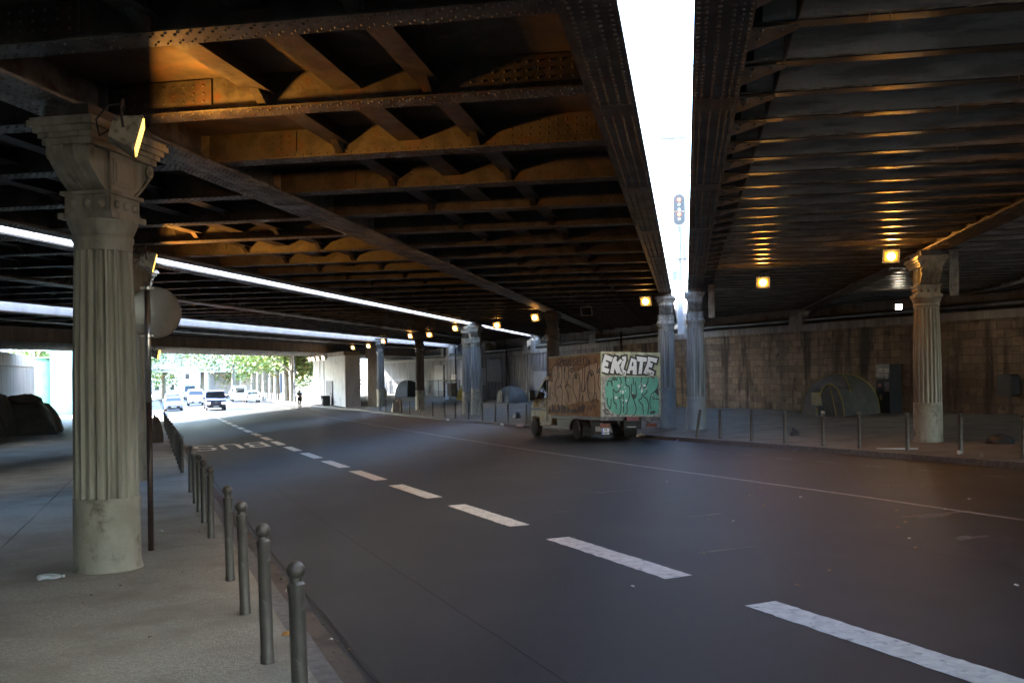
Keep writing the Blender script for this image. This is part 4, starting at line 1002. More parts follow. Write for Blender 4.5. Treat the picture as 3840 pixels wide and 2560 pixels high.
b = MB(); b.tube([(-.95 - .73 * cos(pi * k / 12), 1.91, 1.44 * sin(pi * k / 12)) for k in range(13)], .025, 6); b.tube([(-.95, 1.92, 1.44), (-1.3, 1.93, .02)], .02, 6); b.obj("porch_piping", yel_p, tA)
tB = dome_tent("blue-grey dome tent with pale oval door right of the paired columns", 78.5, 30.2, radians(8), 3.0, 2.3, 1.45, blue_f, mat("blue_piping", (.06, .09, .16), None, rough=.6))
b = MB(); b.prism([(.62, .06), (-.32, .06), (-.36, .9), (-.2, 1.08), (.35, 1.05), (.6, .62)], 1.14, 1.16, 'y'); b.obj("door_panel", pale_f, tB)
b = MB(); b.tube([(.14 + .33 * cos(2 * pi * k / 20), 1.165, .55 + .38 * sin(2 * pi * k / 20)) for k in range(21)], .018, 5); b.obj("door_zip", dark_f, tB)
dome_tent("bright yellow tent half hidden behind the paired columns", 88.5, 29.5, radians(15), 2.6, 2.1, 1.45, yel_f, yel_p)
dome_tent("dark tent with pale grey side standing left of the dark brown column", 111, 29.2, radians(20), 3.4, 2.6, 2.0, dark_f, pale_f)
# stacked boards, frame and carton by the yellow tent
x, y = st2xy(94.0, 29.0); r = thing("board_stack", "white and cardboard panels leaning together beside the yellow tent", "boards", (x, y, gz(94, 29)), RR + radians(10))
cb_m = mat("cardboard", (.34, .24, .16), (.27, .19, .12), 4, .85); whb = mat("white_board", (.60, .62, .64), (.48, .49, .50), 3, .6)
b = MB(); b.hexa([(-.3, 0, 0), (.5, 0, 0), (.5, .06, 0), (-.3, .06, 0), (-.3, -.25, 2.1), (.5, -.25, 2.1), (.5, -.19, 2.1), (-.3, -.19, 2.1)]); b.obj("white_panel", whb, r)
b = MB(); b.hexa([(-1.4, -.1, .35), (-.5, -.1, .35), (-.5, .3, .35), (-1.4, .3, .35), (-1.4, -.3, 1.7), (-.5, -.3, 1.7), (-.5, .3, 1.7), (-1.4, .3, 1.7)]); b.obj("carton", cb_m, r)
b = MB(); b.box(-1.4, .7, -.3, .2, 1.95, 2.05); b.obj("top_board", mat("green_board", (.25, .26, .17), (.19, .20, .13), 3, .8), r)
b = MB()
for k in range(5): b.box(-1.5 + k * .28, -1.47 + k * .28, -.32, -.29, 0, 2.6)
for k in range(3): b.box(-1.5, -.35, -.33, -.30, 2.1 + k * .2, 2.13 + k * .2)
b.obj("wire_rack", chrome, r)
# chair in front of the grey tent
x, y = st2xy(33.8, 27.6); r = thing("folding_chair", "pale-backed chair standing in front of the large grey tent", "chair", (x, y, gz(33.8, 27.6)), RR + radians(70))
b = MB(); b.box(-.22, .22, -.22, .22, .44, .48); b.obj("seat", dark_f, r)
b = MB(); b.hexa([(-.24, -.24, .5), (.24, -.24, .5), (.24, -.20, .5), (-.24, -.20, .5), (-.22, -.36, 1.08), (.22, -.36, 1.08), (.22, -.32, 1.08), (-.22, -.32, 1.08)]); b.obj("backrest", mat("chair_back", (.22, .18, .13), (.16, .13, .09), 4, .8), r)
for x_ in (-.2, .2):
    for y_ in (-.2, .2): b = MB(); b.tube([(x_, y_, 0), (x_ * .95, y_ * .95, .44)], .015, 6); b.obj("leg", dmetal, r)
# vending-style cabinet with stickers
s, t = 33.8, 31.55; x, y = st2xy(s, t); g0 = gz(s, t); r = thing("cabinet", "tall dark street cabinet with pale stickers against the stone wall", "cabinet", (x, y, g0), RR)
b = MB(); b.box(-.42, .42, -.35, .35, 0, 2.15); b.box(-.45, .45, -.38, .38, 2.151, 2.22); b.obj("body", mat("navy_cabinet", (.022, .026, .036), (.035, .036, .042), 3, .45), r)
b = MB()
st_m = mat("pale_sticker", (.26, .28, .29), (.20, .20, .20), 6, .6)
for (u0, u1, z0, z1) in ((-.38, -.08, 1.85, 2.02), (-.02, .30, 1.86, 2.03), (-.34, -.14, 1.55, 1.78), (-.38, -.10, .98, 1.42)): q = MB(); q.box(u0, u1, .351, .356, z0, z1); q.obj("sticker", st_m, r)
q = MB(); q.box(.12, .30, .351, .356, 1.18, 1.34); q.obj("sticker", mat("orange_sticker", (.42, .22, .10), None), r)
q = MB(); q.box(.05, .22, .351, .356, .58, .84); q.obj("sticker", cb_m, r)
x, y = st2xy(27.4, 31.75); r = thing("utility_box", "dark rounded box fixed low on the wall right of the pale column", "box", (x, y, gz(27.4, 31.8) + .75), RR)
b = MB(); b.prism([(-.35, .1), (-.25, 0), (.3, 0), (.38, .1), (.38, .75), (.3, .85), (-.25, .85), (-.35, .75)], -.02, .4, 'y'); b.obj("casing", mat("dark_box", (.03, .03, .036), (.02, .02, .024), 4, .5), r)
b = MB(); b.box(-.28, .3, .401, .415, .1, .72); b.obj("cover", mat("dark_box", (0, 0, 0)), r)
# laundry rack, bundles near the sunlit end
x, y = st2xy(118, 26.5); r = thing("clothes_rack", "rack hung with dark and pink clothes near the sunlit far opening", "clothes rack", (x, y, gz(118, 26.5)), RR)
b = MB(); b.tube([(-1.6, 0, 0), (-1.6, 0, 1.7), (1.6, 0, 1.7), (1.6, 0, 0)], .03, 6); b.obj("frame", chrome, r)
for u0, u1, z0, m_ in ((-1.5, -.8, .8, dark_f), (-.7, -.3, .5, fabric("pink_cloth", (.45, .16, .30), (.35, .12, .24))), (-.2, .3, .55, pale_f), (.5, 1.4, .7, dark_f)):
    b = MB(); b.prism([(u0, z0), (u0 + .1, z0 - .06), ((u0 + u1) / 2, z0 + .03), (u1, z0), (u1 - .05, 1.72), (u0 + .04, 1.72)], -.06, .06, 'y'); b.obj("garment", m_, r)
def lump(b, c, rx, ry, rz_, seed, n=16, m=9, amp=.22):
    rn = random.Random(seed); ph = [rn.uniform(0, 6.3) for _ in range(6)]; o = len(b.v)
    for j in range(m + 1):
        th = (pi / 2) * j / m
        for i in range(n):
            an = 2 * pi * i / n
            k = 1 + amp * (.5 * sin(2 * an + ph[0] + 2 * th) + .35 * sin(3 * an + ph[1] - 3 * th) + .3 * sin(5 * an + ph[2] + 4 * th) + .15 * sin(9 * an + ph[3]))
            b.v.append((c[0] + rx * k * cos(an) * cos(th) ** .7, c[1] + ry * k * sin(an) * cos(th) ** .7, c[2] + rz_ * sin(th) * (1 + .12 * sin(3 * an + ph[4]))))
    for j in range(m):
        for i in range(n): b.f.append((o + j * n + i, o + j * n + (i + 1) % n, o + (j + 1) * n + (i + 1) % n, o + (j + 1) * n + i)); b.m.append(b.mi)
bag_p = mat("pale_sack", (.42, .37, .32), (.30, .26, .22), 6, .7, 0, .4, 12)
bag_k = mat("black_bin_bag", (.02, .022, .026), (.035, .038, .045), 8, .42, 0, .5, 14)
def bag(label, s, t, rx, ry, h, m, seed, name="rubbish_bag", tie=True):
    x, y = st2xy(s, t); r = thing(name, label, "bag", (x, y, gz(s, t)), RR)
    b = MB(); lump(b, (0, 0, 0), rx, ry, h, seed); b.obj("sack", m, r, ang=55)
    if tie: b = MB(); b.tube([(0, 0, h * .85), (.02, .01, h * 1.06), (.06, .03, h * 1.14)], [.05, .03, .06], 7); b.obj("tied_neck", m, r)
    return r
bag("bulging pale sack beside the slim pale column", 69.0, 17.3, .55, .45, .95, bag_p, 3)
bag("grey bundle of bedding beyond the clothes rack", 113, 26.5, .7, .6, 1.2, bag_p, 8)
bag("brown bundle left of the far left bollards", 44.5, .15, .38, .34, 1.05, mat("brown_sack", (.14, .11, .085), (.09, .07, .055), 5, .8, 0, .3, 12), 4)
bag("shiny black bag slumped by the pale right column's foot", 17.3, 19.6, .42, .26, .22, bag_k, 5, tie=False)
bag("small dark bag on the pavement left of the leaning bollard row", 24.3, 18.9, .16, .12, .20, bag_k, 6)
bag("small dark lump on the pavement behind the far right bollards", 48.6, 19.0, .28, .2, .32, bag_k, 9, tie=False)
# white tube on the pavement
x, y = st2xy(17.85, 16.9); r = thing("plastic_tube", "thin white tube lying on the pavement at a bollard's foot", "tube", (x, y, gz(17.85, 16.9)), radians(-14))
b = MB(); b.tube([(-.46, 0, .02), (.46, 0, .02)], .017, 8); b.obj("tube_body", whb, r, smooth=True); b = MB(); b.tube([(-.49, 0, .02), (-.46, 0, .02)], .024, 8); b.obj("end_cap", whb, r)
# low barrier rail along the whitewashed wall
r = thing("handrail", "thin dark handrail along the whitewashed wall behind the dark tent", "rail", (0, 0, 0), 0)
b = MB(); pts = [at_(s, 31.6, -prof(s) + .6 + 1.9) for s in frange(98, 132, 4)]; b.tube(pts, .05, 6); b.obj("top_rail", dmetal, r)
b = MB()
for s in frange(98, 132, 8): b.tube([at_(s, 31.6, -prof(s) + .6), at_(s, 31.6, -prof(s) + 2.5)], .04, 6)
b.obj("rail_post", dmetal, r)
# crate with dark load at the pier wall
s, t = 92.0, 15.9; x, y = st2xy(s, t); r = thing("open_crate", "open black crate standing at the foot of the pale pier wall", "crate", (x, y, gz(s, 16.5)), RR)
b = MB(); b.box(-.55, .55, -.35, .35, 0, .05); b.box(-.55, -.5, -.35, .35, .05, .95); b.box(.5, .55, -.35, .35, .05, .95); b.box(-.5, .5, -.35, -.3, .05, .95); b.box(-.5, .5, .3, .35, .05, .7); b.obj("case", black, r)
b = MB(); lump(b, (0, 0, .3), .35, .22, .5, 7); b.obj("contents", bag_p, r)
# ---------------------------------------------------------------- tarpaulin heap on the left
tarp = mat("dark_tarpaulin", (.030, .032, .034), (.055, .058, .058), 1.6, .75, 0, .5, 5)
tarp2 = mat("brown_tarpaulin", (.085, .075, .065), (.06, .052, .045), 1.6, .8, 0, .5, 5)
def tarp_heap(name, label, s0, t0, L, Wd, hfn, m, seed, rz=0):
    x, y = st2xy(s0, t0); r = thing(name, label, "tarpaulin", (x, y, gz(s0, t0)), RR + rz, None)
    rn = random.Random(seed); b = MB(); NX, NY = 44, 22; ph = [rn.uniform(0, 6.3) for _ in range(8)]
    for i in range(NX + 1):
        for j in range(NY + 1):
            u = i / NX; v = j / NY; X = (u - .5) * L; Y = (v - .5) * Wd
            e = min(1, min(v, 1 - v) * 5.5) ** .5 * min(1, min(u, 1 - u) * 5.5) ** .5
            h = hfn(u, v) * e
            f = .09 * (abs(sin(7 * u + 3 * v + ph[0])) + .6 * abs(sin(11 * v - 4 * u + ph[1])) + .4 * abs(sin(19 * u + 9 * v + ph[2]))) * min(1, h * 1.5)
            b.v.append((X + .06 * sin(9 * v + ph[3]), Y + .12 * sin(8 * u + ph[4]) + .07 * sin(21 * u + ph[5]), h - f + .02 if e > 0 else .02))
    for i in range(NX):
        for j in range(NY): p = i * (NY + 1) + j; b.f.append((p, p + NY + 1, p + NY + 2, p + 1)); b.m.append(0)
    b.obj("sheet", m, r, ang=40); return r
tarp_heap("tarp_shelter", "dark tarpaulin shelter draped low in front of the abutment wall", 60.3, -7.1, 5.5, 4.2, lambda u, v: 1.75 + .45 * v + .12 * sin(v * 9 + u * 3), tarp, 2)
tarp_heap("tarp_shelter", "taller dark tarpaulin peak at the left edge of the picture", 57.2, -8.3, 3.4, 2.4, lambda u, v: 2.5 - .5 * abs(v - .6), tarp, 6)
tarp_heap("tarp_shelter", "grey-brown sheet humped on top of the dark tarpaulin shelter", 61.2, -6.9, 2.6, 2.2, lambda u, v: 2.3 * (.85 + .15 * sin(v * 3.1)), tarp2, 9)
# bottle, scraps and leaves
s, t = 11.25, -1.05; x, y = st2xy(s, t); r = thing("plastic_bottle", "crushed clear plastic bottle lying left of the nearest column", "bottle", (x, y, gz(s, t) + .035), radians(20))
clear = bpy.data.materials.new("clear_plastic"); clear.use_nodes = True; n_ = clear.node_tree.nodes["Principled BSDF"]; n_.inputs["Roughness"].default_value = .12; n_.inputs["Base Color"].default_value = (.75, .8, .82, 1); n_.inputs["Transmission Weight"].default_value = .7
b = MB(); b.tube([(-.13, 0, 0), (-.10, 0, 0), (-.02, .01, .004), (.05, 0, 0), (.09, -.01, 0), (.13, -.01, 0)], [.028, .036, .030, .037, .024, .013], 14); b.obj("bottle_body", clear, r, smooth=True)
b = MB(); b.tube([(.13, -.01, 0), (.15, -.01, 0)], .016, 10); b.obj("cap", whb, r)
scrap_w = mat("white_scrap", (.62, .62, .60), (.50, .50, .48), 9, .7); scrap_o = mat("orange_peel", (.50, .24, .06), (.38, .17, .05), 9, .7)
leaf_m = mat("dry_leaf", (.34, .22, .08), (.22, .12, .05), 6, .7)
def crumple(label, name, s, t, w_, l_, h_, m, seed, cat="litter", group=None):
    rn = random.Random(seed); x, y = st2xy(s, t)
    zz = gz(s, t) + (interp(t, [1.15, 4.74], [-.10, 0]) if 1.15 < t < 4.74 else 0) + .006
    b = MB(); n = 9
    vs = [(w_ * (1 + rn.uniform(-.35, .3)) * cos(2 * pi * i / n), l_ * (1 + rn.uniform(-.35, .3)) * sin(2 * pi * i / n), rn.uniform(0, h_)) for i in range(n)] + [(0, 0, h_ * 1.3)]
    b.add(vs, [(i, (i + 1) % n, n) for i in range(n)]); o = b.obj(name, m, None, loc=(x, y, zz), rot=(0, 0, rn.uniform(0, 6)))
    tag(o, label, cat, group); return o
crumple("torn white paper scrap left of the bottle, nearer one", "paper_scrap", 10.55, -1.55, .05, .04, .05, scrap_w, 1)
crumple("curled white paper scrap at the left picture edge", "paper_scrap", 10.7, -1.75, .045, .03, .05, scrap_w, 2)
crumple("orange peel on the pavement beside the nearest bollards", "orange_peel", 7.55, .98, .06, .022, .03, scrap_o, 3)
crumple("crumpled orange wrapper lying in the left gutter", "wrapper", 9.25, 1.33, .06, .04, .05, scrap_o, 4)
crumple("white wrapper in the gutter between the near bollards", "wrapper", 9.8, 1.28, .05, .02, .03, scrap_w, 5)
crumple("pale butt on the pavement in front of the nearest column", "paper_scrap", 6.35, .25, .035, .014, .02, scrap_w, 6)
crumple("small white scrap on the pavement right of the sign pole", "paper_scrap", 14.6, .12, .05, .03, .03, scrap_w, 7)
crumple("white foam box by the right kerb under a bollard", "foam_box", 15.65, 16.55, .10, .07, .08, scrap_w, 8)
crumple("violet wrapper in the road just right of the truck", "wrapper", 26.9, 16.2, .13, .05, .05, mat("violet_scrap", (.30, .26, .55), None), 9)
crumple("tan paper ball beside the truck's rear right wheel", "wrapper", 29.2, 16.1, .14, .11, .16, mat("tan_scrap", (.50, .40, .28), None), 10)
crumple("pinkish bag at the kerb left of the truck", "wrapper", 41.0, 16.2, .22, .12, .14, mat("pink_scrap", (.50, .34, .32), None), 11)
crumple("pale cup at the kerb farther left of the truck", "wrapper", 43.6, 16.25, .12, .08, .12, scrap_w, 12)
crumple("white box in the gutter below the paired columns", "wrapper", 52.5, 16.2, .20, .10, .10, scrap_w, 13)
rn = random.Random(21)
lp = [(10.2, 10.5), (9.6, 9.2), (9.3, 8.8), (8.6, 8.3), (8.1, 7.9), (12.1, 8.8), (12.6, 9.9), (13.3, 9.4), (14.1, 10.2), (11.0, 7.5), (11.3, 7.3), (7.6, 6.3), (6.8, 8.4), (7.1, 9.2), (15.3, 8.4), (16.2, 9.5), (17.5, 7.9), (9.1, 5.8), (8.0, 4.3), (7.2, 5.6), (10.5, 9.9),
      (6.2, 7.2), (12.9, 12.0), (14.4, 12.6), (10.8, 11.6), (36, 5.6), (40, 6.6), (43, 3.9), (46, 5.4), (50, 6.0), (20.5, 15.9), (22.4, 16.1), (18.7, 16.0), (16.4, 15.9), (24.4, 16.2)]
for i, (s, t) in enumerate(lp):
    crumple("small dry leaf or scrap scattered on the asphalt", "dry_leaf", s, t, .030, .022, .012, leaf_m if i % 3 else scrap_w, 30 + i, "leaf", "dry leaves and scraps scattered on the carriageway")
gl = [(rn.uniform(6, 16), rn.uniform(1.17, 1.42)) for _ in range(26)] + [(rn.uniform(6, 15), rn.uniform(-1.5, .9)) for _ in range(10)] + [(rn.uniform(14, 24), rn.uniform(16.7, 19)) for _ in range(10)]
for i, (s, t) in enumerate(gl):
    crumple("tiny leaf crumb littering the pavement or gutter", "leaf_crumb", s, t, .016, .012, .012, leaf_m if i % 2 else gutter_m if i % 5 else scrap_w, 90 + i, "leaf", "leaf crumbs littering pavements and gutter")
# debris around the nearest column's foot
s, t = 11.67, -.49
# ================================================================ RAILWAY SIGNAL AND MAST IN THE SLOT
def rail_thing(name, label, cat, a, q, z): x, y = aq2xy(a, q); return thing(name, label, cat, (x, y, Z(z)), RB)
r = rail_thing("railway_signal", "oval five-lamp railway signal with two red lamps lit, above the open slot", "signal", 50.5, -.22, 3.6)
b = MB(); b.tube([(0, 0, 0), (0, 0, 3.9)], .11, 8); b.box(-.06, .06, -.30, -.2, 0, 3.3); b.obj("post", mast_grey, r)
b = MB()
for k in range(9): b.box(-.03, .03, -.29, .2, .3 + k * .36, .33 + k * .36)
b.obj("ladder_rung", mast_grey, r)
b = MB(); b.tube([(-.1, .1, 3.9), (-.12, .32, 3.2), (-.12, .30, 2.2), (-.12, .05, 1.6)], .025, 6); b.tube([(-.1, -.1, 4.1), (-.15, -.34, 2.6), (-.1, -.25, .6)], .02, 6); b.obj("cable", mast_grey, r)
b = MB(); b.box(-.2, .2, -.4, .4, 2.1, 2.16); b.box(-.1, .12, .12, .42, 1.0, 1.5); b.obj("platform", mast_grey, r)
b = MB(); pts = [(.30 * cos(a), 5.25 + .30 * sin(a)) for a in [pi * i / 10 for i in range(11)]] + [(.30 * cos(a), 4.2 + .30 * sin(a)) for a in [pi + pi * i / 10 for i in range(11)]]
b.prism([(p[0], p[1]) for p in pts], -.14, .02, 'x'); b.obj("backboard", mat("signal_black", (.03, .03, .035), None, rough=.5), r)
b = MB(); rim = [(p[0] * 1.14, 4.72 + (p[1] - 4.72) * 1.05) for p in pts]; b.prism(rim, -.12, -.01, 'x'); b.obj("white_rim", steel_white, r)
for i in range(5):
    z = 5.24 - i * .255; b = MB(); b.tube([(-.22, 0, z), (-.141, 0, z)], .085, 14)
    b.obj("signal_lamp", emis("signal_red", (1, .10, .03), .6) if i in (0, 3) else mat("unlit_signal_glass", (.16, .17, .18), None, rough=.3), r)
b = MB(); b.box(-.3, .1, .35, .6, 3.85, 4.1); b.obj("junction_box", chrome, r)
r = rail_thing("catenary_mast", "pale lattice catenary mast faint against the sky in the slot", "mast", 76, -.85, 3.6)
b = MB(); b.box(-.16, .16, -.20, -.13, 0, 18.5); b.box(-.16, .16, .13, .20, 0, 18.5)
for k in range(28): b.hexa([(-.03, -.13, .2 + k * .64), (.03, -.13, .2 + k * .64), (.03, .13, .72 + k * .64), (-.03, .13, .72 + k * .64), (-.03, -.13, .28 + k * .64), (.03, -.13, .28 + k * .64), (.03, .13, .80 + k * .64), (-.03, .13, .80 + k * .64)])
b.obj("lattice", mast_grey, r); b = MB(); b.box(-.08, .08, -1.1, 1.0, 14.6, 14.75); b.obj("cross_arm", mast_grey, r)
# drooping bracket arms on the right columns
for q_, lab in ((6.1, "riveted hanging plate right of the pale right column's capital"), (.95, "riveted hanging plate right of the slot column's capital"), (-.17, "long pale riveted plate hanging between the two slot columns")):
    s_ = (0.8517 * (TR - .4) - q_) / 0.5241 if q_ != -.17 else (0.8517 * (TR + .2) + .17) / .5241
    x, y = st2xy(s_, TR - .4 if q_ != -.17 else TR + .2); qq = .85 if q_ > 3 else 0
    r = thing("hanging_plate", lab, "bracket", (x + qq * .9, y - qq * .17, Z(1.75 if q_ > 0 else 1.3)), RB, "riveted plates hanging beside the capitals")
    b = MB(); b.box(-.02, .02, -.11, .11, 0, 1.19 if q_ > 0 else 1.64)
    for k in range(7): b.rivet((-.02, -.06, .12 + k * .16), '-x', .022); b.rivet((-.02, .06, .2 + k * .14), '-x', .022)
    b.obj("plate", steel_pale if q_ > 0 else steel_white, r)
# ================================================================ OUTSIDE THE FAR MOUTH
def tyre(parent, x, y, z, r_, w_=.2):
    b = MB(); b.tube([(0, -w_ / 2, 0), (0, w_ / 2, 0)], r_, 18); q = b.obj("wheel", black, parent, ang=40, loc=(x, y, z))
    b = MB(); b.tube([(0, -w_ / 2 - .005, 0), (0, w_ / 2 + .005, 0)], r_ * .62, 12); b.obj("rim", chrome, q, ang=40)
def car(label, s, t, paint, L=4.3, Wd=1.78, H=1.45, kind="hatch", rev=False, group="cars and vans outside the far mouth", lights=False, name="parked_car", cat="car", plate=True):
    """local x forward; rev = driving towards the camera"""
    x, y = st2xy(s, t); r = thing(name, label, cat, (x, y, gz(s, t) + (interp(t, [1.15, 4.74], [-.10, 0]) if t < 4.74 else 0)), RR + (pi if rev else 0), group)
    h = L / 2; w_ = Wd / 2
    if kind == "van":
        P = [(-h, .32), (h - .25, .28), (h, .42), (h, .85), (h - .12, 1.02), (h - .75, 1.22), (h - 1.45, H - .06), (h - 1.9, H), (-h + .1, H), (-h, H - .15)]
        belt = 1.12
    elif kind == "truck":
        P = [(-h, .5), (h, .45), (h, 1.2), (h - .05, 1.4), (h - .3, H), (-h, H)]; belt = 1.5
    else:
        P = [(-h, .35), (h - .2, .22), (h, .38), (h - .02, .62), (h - .18, .76), (h - 1.05, .93), (h - 1.75, H - .04), (h - 2.2, H), (-h + 1.1, H - .03), (-h + .35, .98), (-h, .90)]
        belt = .92
    def wid(xx, z): 
        k = 1.0 if z < belt else 1 - (z - belt) / max(.01, H - belt) * (.16 if kind != "truck" else .02)
        return w_ * k * (1 - .10 * max(0, (abs(xx) - h * .72) / (h * .28)) ** 2)
    n = len(P); b = MB(); b.add([(a, wid(a, z), z) for a, z in P] + [(a, -wid(a, z), z) for a, z in P], [tuple(range(n)), tuple(range(2 * n - 1, n - 1, -1))] + [(i, n + i, n + (i + 1) % n, (i + 1) % n) for i in range(n)])
    b.obj("body", paint, r)
    g = MB()
    if kind == "van": xa, za, xb, zb_ = h - .78, 1.26, h - 1.42, H - .12
    elif kind == "truck": xa, za, xb, zb_ = h - .06, 1.5, h - .28, H - .25
    else: xa, za, xb, zb_ = h - 1.10, .96, h - 1.70, H - .10
    g.quad((xa + .02, wid(xa, za) - .10, za), (xa + .02, -wid(xa, za) + .10, za), (xb + .03, -wid(xb, zb_) + .10, zb_ + .02), (xb + .03, wid(xb, zb_) - .10, zb_ + .02)); g.obj("windscreen", glass_d, r)
    rg = MB(); xr = -h - .012; 
    if kind == "van": rg.quad((xr, .62, 1.2), (xr, -.62, 1.2), (xr, -.56, H - .25), (xr, .56, H - .25))
    elif kind != "truck": rg.quad((-h + .38, .62, 1.0), (-h + .38, -.62, 1.0), (-h + .98, -.54, H - .08), (-h + .98, .54, H - .08))
    if rg.v: rg.obj("rear_window", glass_d, r)
    sg_ = MB()
    for sg in (1, -1):
        if kind == "truck": break
        q = [(-h + .9, belt + .06), (xa - .25, belt + .08), (xb - .1, H - .14), (-h + 1.2, H - .14)]
        o = len(sg_.v); sg_.v += [(a, sg * (wid(a, z) + .006), z) for a, z in q]; sg_.f.append((o, o + 1, o + 2, o + 3)); sg_.m.append(0)
    if sg_.v: sg_.obj("side_window", glass_d, r)
    hl = emis("headlight", (1, .96, .88), 1) if lights else mat("lamp_glass", (.6, .6, .58), None, rough=.2)
    zz = .72 if kind != "hatch" else .62
    for sg in (1, -1):
        b = MB(); b.box(h - .12, h + .01, min(sg * (w_ - .42), sg * (w_ - .12)), max(sg * (w_ - .42), sg * (w_ - .12)), zz - .07, zz + .10); b.obj("headlight", hl, r)
        b = MB(); b.box(-h - .01, -h + .05, min(sg * (w_ - .25), sg * (w_ - .08)), max(sg * (w_ - .25), sg * (w_ - .08)), zz + .05, zz + .3); b.obj("tail_light", lr, r)
        b = MB(); b.box(xa - .35, xa - .22, min(sg * (w_ + .0), sg * (w_ + .18)), max(sg * (w_ + .0), sg * (w_ + .18)), belt + .02, belt + .18); b.obj("side_mirror", paint, r)
    b = MB(); b.box(h - .02, h + .02, -.55, .55, .34, .50); b.obj("grille", black, r)
    if plate:
        b = MB(); b.box(h + .021, h + .03, -.26, .26, .36, .47); b.obj("number_plate", mat("plate_white", (.8, .8, .8)), r)
        b = MB(); b.box(-h - .02, -h - .012, -.26, .26, .5, .61); b.obj("number_plate", mat("plate_white", (.8, .8, .8)), r)
    rr_ = .33 if kind != "truck" else .48
    for xx in (h * .62, -h * .60):
        for sg in (1, -1): tyre(r, xx, sg * (w_ - .12), rr_, rr_)
    return r
navy = mat("navy_car_paint", (.035, .045, .10), None, rough=.3, coat=.6); silver = mat("silver_car_paint", (.50, .52, .55), None, rough=.35, metal=.2, coat=.5)
white = mat("white_car_paint", (.72, .74, .76), None, rough=.35, coat=.5); greyc = mat("grey_car_paint", (.16, .17, .20), None, rough=.35, coat=.5)
v = car("dark blue van driving towards the camera with headlights on", 97.2, 5.85, navy, 4.9, 1.95, 1.92, "van", True, lights=True, name="van", cat="van")
b = MB(); ring_ = [(2.475, .11 * cos(2 * pi * i / 16), .80 + .11 * sin(2 * pi * i / 16)) for i in range(17)]; b.tube(ring_, .014, 6, False)
for a in (90, 210, 330): b.tube([(2.475, 0, .80), (2.475, .11 * cos(radians(a)), .80 + .11 * sin(radians(a)))], .012, 5)
b.obj("badge", chrome, v)
car("silver hatchback driving in the bus lane nearest the bollards", 101.5, 2.1, silver, 4.2, 1.76, 1.42, "hatch", True)
car("second pale car close behind the silver hatchback", 108.5, 2.2, white, 4.3, 1.8, 1.62, "hatch", True)
car("white van oncoming behind the silver hatchback", 117.3, 4.9, white, 4.7, 1.9, 1.85, "van", True, name="van", cat="van")
car("white van driving away on the right of the dark blue van", 130.0, 10.9, white, 4.9, 1.95, 2.05, "van", name="van", cat="van")
car("white saloon driving away beside the tree row", 121.0, 11.7, white, 4.4, 1.78, 1.45, "hatch")
car("grey car half hidden right of the dark blue van", 138.0, 8.6, greyc, 4.4, 1.8, 1.5, "hatch")
car("dark grey lorry parked at the far left beyond the sign pole", 122.0, -1.2, greyc, 8.0, 2.4, 3.1, "truck", True, name="lorry", cat="lorry")
car("blue-grey car parked behind the sign pole on the left", 103.5, -.9, greyc, 4.3, 1.8, 1.5, "hatch", True)
car("pale van far away under the second bridge", 165.0, 6.0, white, 5.0, 2.0, 2.3, "van", True, name="van", cat="van")

# ---------------------------------------------------------------- cyclist
s, t = 88.5, 12.9; x, y = st2xy(s, t); g0 = gz(s, t)
bk = thing("bicycle", "bicycle ridden away by the person in dark clothes", "bicycle", (x, y, g0), RR)
for xx in (-.52, .52):
    b = MB(); b.tube([(.34 * cos(2 * pi * i / 24), 0, .34 * sin(2 * pi * i / 24)) for i in range(25)], .018, 6, False); w_ = b.obj("wheel", black, bk, loc=(xx, 0, .34))
    b = MB()
    for i in range(9): a = pi * i / 9; b.tube([(.33 * cos(a), 0, .33 * sin(a)), (-.33 * cos(a), 0, -.33 * sin(a))], .003, 3)
    b.obj("spokes", chrome, w_)
b = MB(); b.tube([(-.52, 0, .34), (-.05, 0, .30), (.38, 0, .80), (-.15, 0, .82), (-.05, 0, .30)], .018, 6); b.tube([(-.15, 0, .82), (-.52, 0, .34)], .012, 6); b.tube([(.52, 0, .34), (.36, 0, .95)], .016, 6); b.obj("frame", dmetal, bk)
b = MB(); b.box(-.28, -.02, -.07, .07, .93, .97); b.tube([(-.15, 0, .8), (-.16, 0, .93)], .014, 6); b.obj("saddle", black, bk)
b = MB(); b.tube([(.30, .27, 1.02), (.38, .1, 1.0), (.38, -.1, 1.0), (.30, -.27, 1.02)], .014, 6); b.obj("handlebar", dmetal, bk)
def skinned(name, joints, bones, m, parent=None, loc=(0, 0, 0), lv=2):
    me = bpy.data.meshes.new(name); me.from_pydata([j[:3] for j in joints], bones, []); me.materials.append(m); o = link(name, me, parent, loc)
    sk = o.modifiers.new("skin", 'SKIN'); 
    if not me.skin_vertices: bm = bmesh.new(); bm.from_mesh(me); bm.verts.layers.skin.verify(); bm.to_mesh(me); bm.free()
    for i, j in enumerate(joints): me.skin_vertices[0].data[i].radius = (j[3], j[4] if len(j) > 4 else j[3])
    me.skin_vertices[0].data[0].use_root = True
    ss = o.modifiers.new("sub", 'SUBSURF'); ss.levels = ss.render_levels = lv
    dg = bpy.context.evaluated_depsgraph_get(); m2 = bpy.data.meshes.new_from_object(o.evaluated_get(dg)); m2.name = name
    o.modifiers.clear(); o.data = m2; m2.materials.clear(); m2.materials.append(m); m2.polygons.foreach_set("use_smooth", [True] * len(m2.polygons)); return o
pr_ = thing("person", "person in black top and shorts riding a bicycle away", "person", (x, y, g0), RR)
skin_c = mat("skin", (.30, .17, .11), None, rough=.55); cloth = mat("black_clothes", (.02, .02, .023), None, rough=.8)
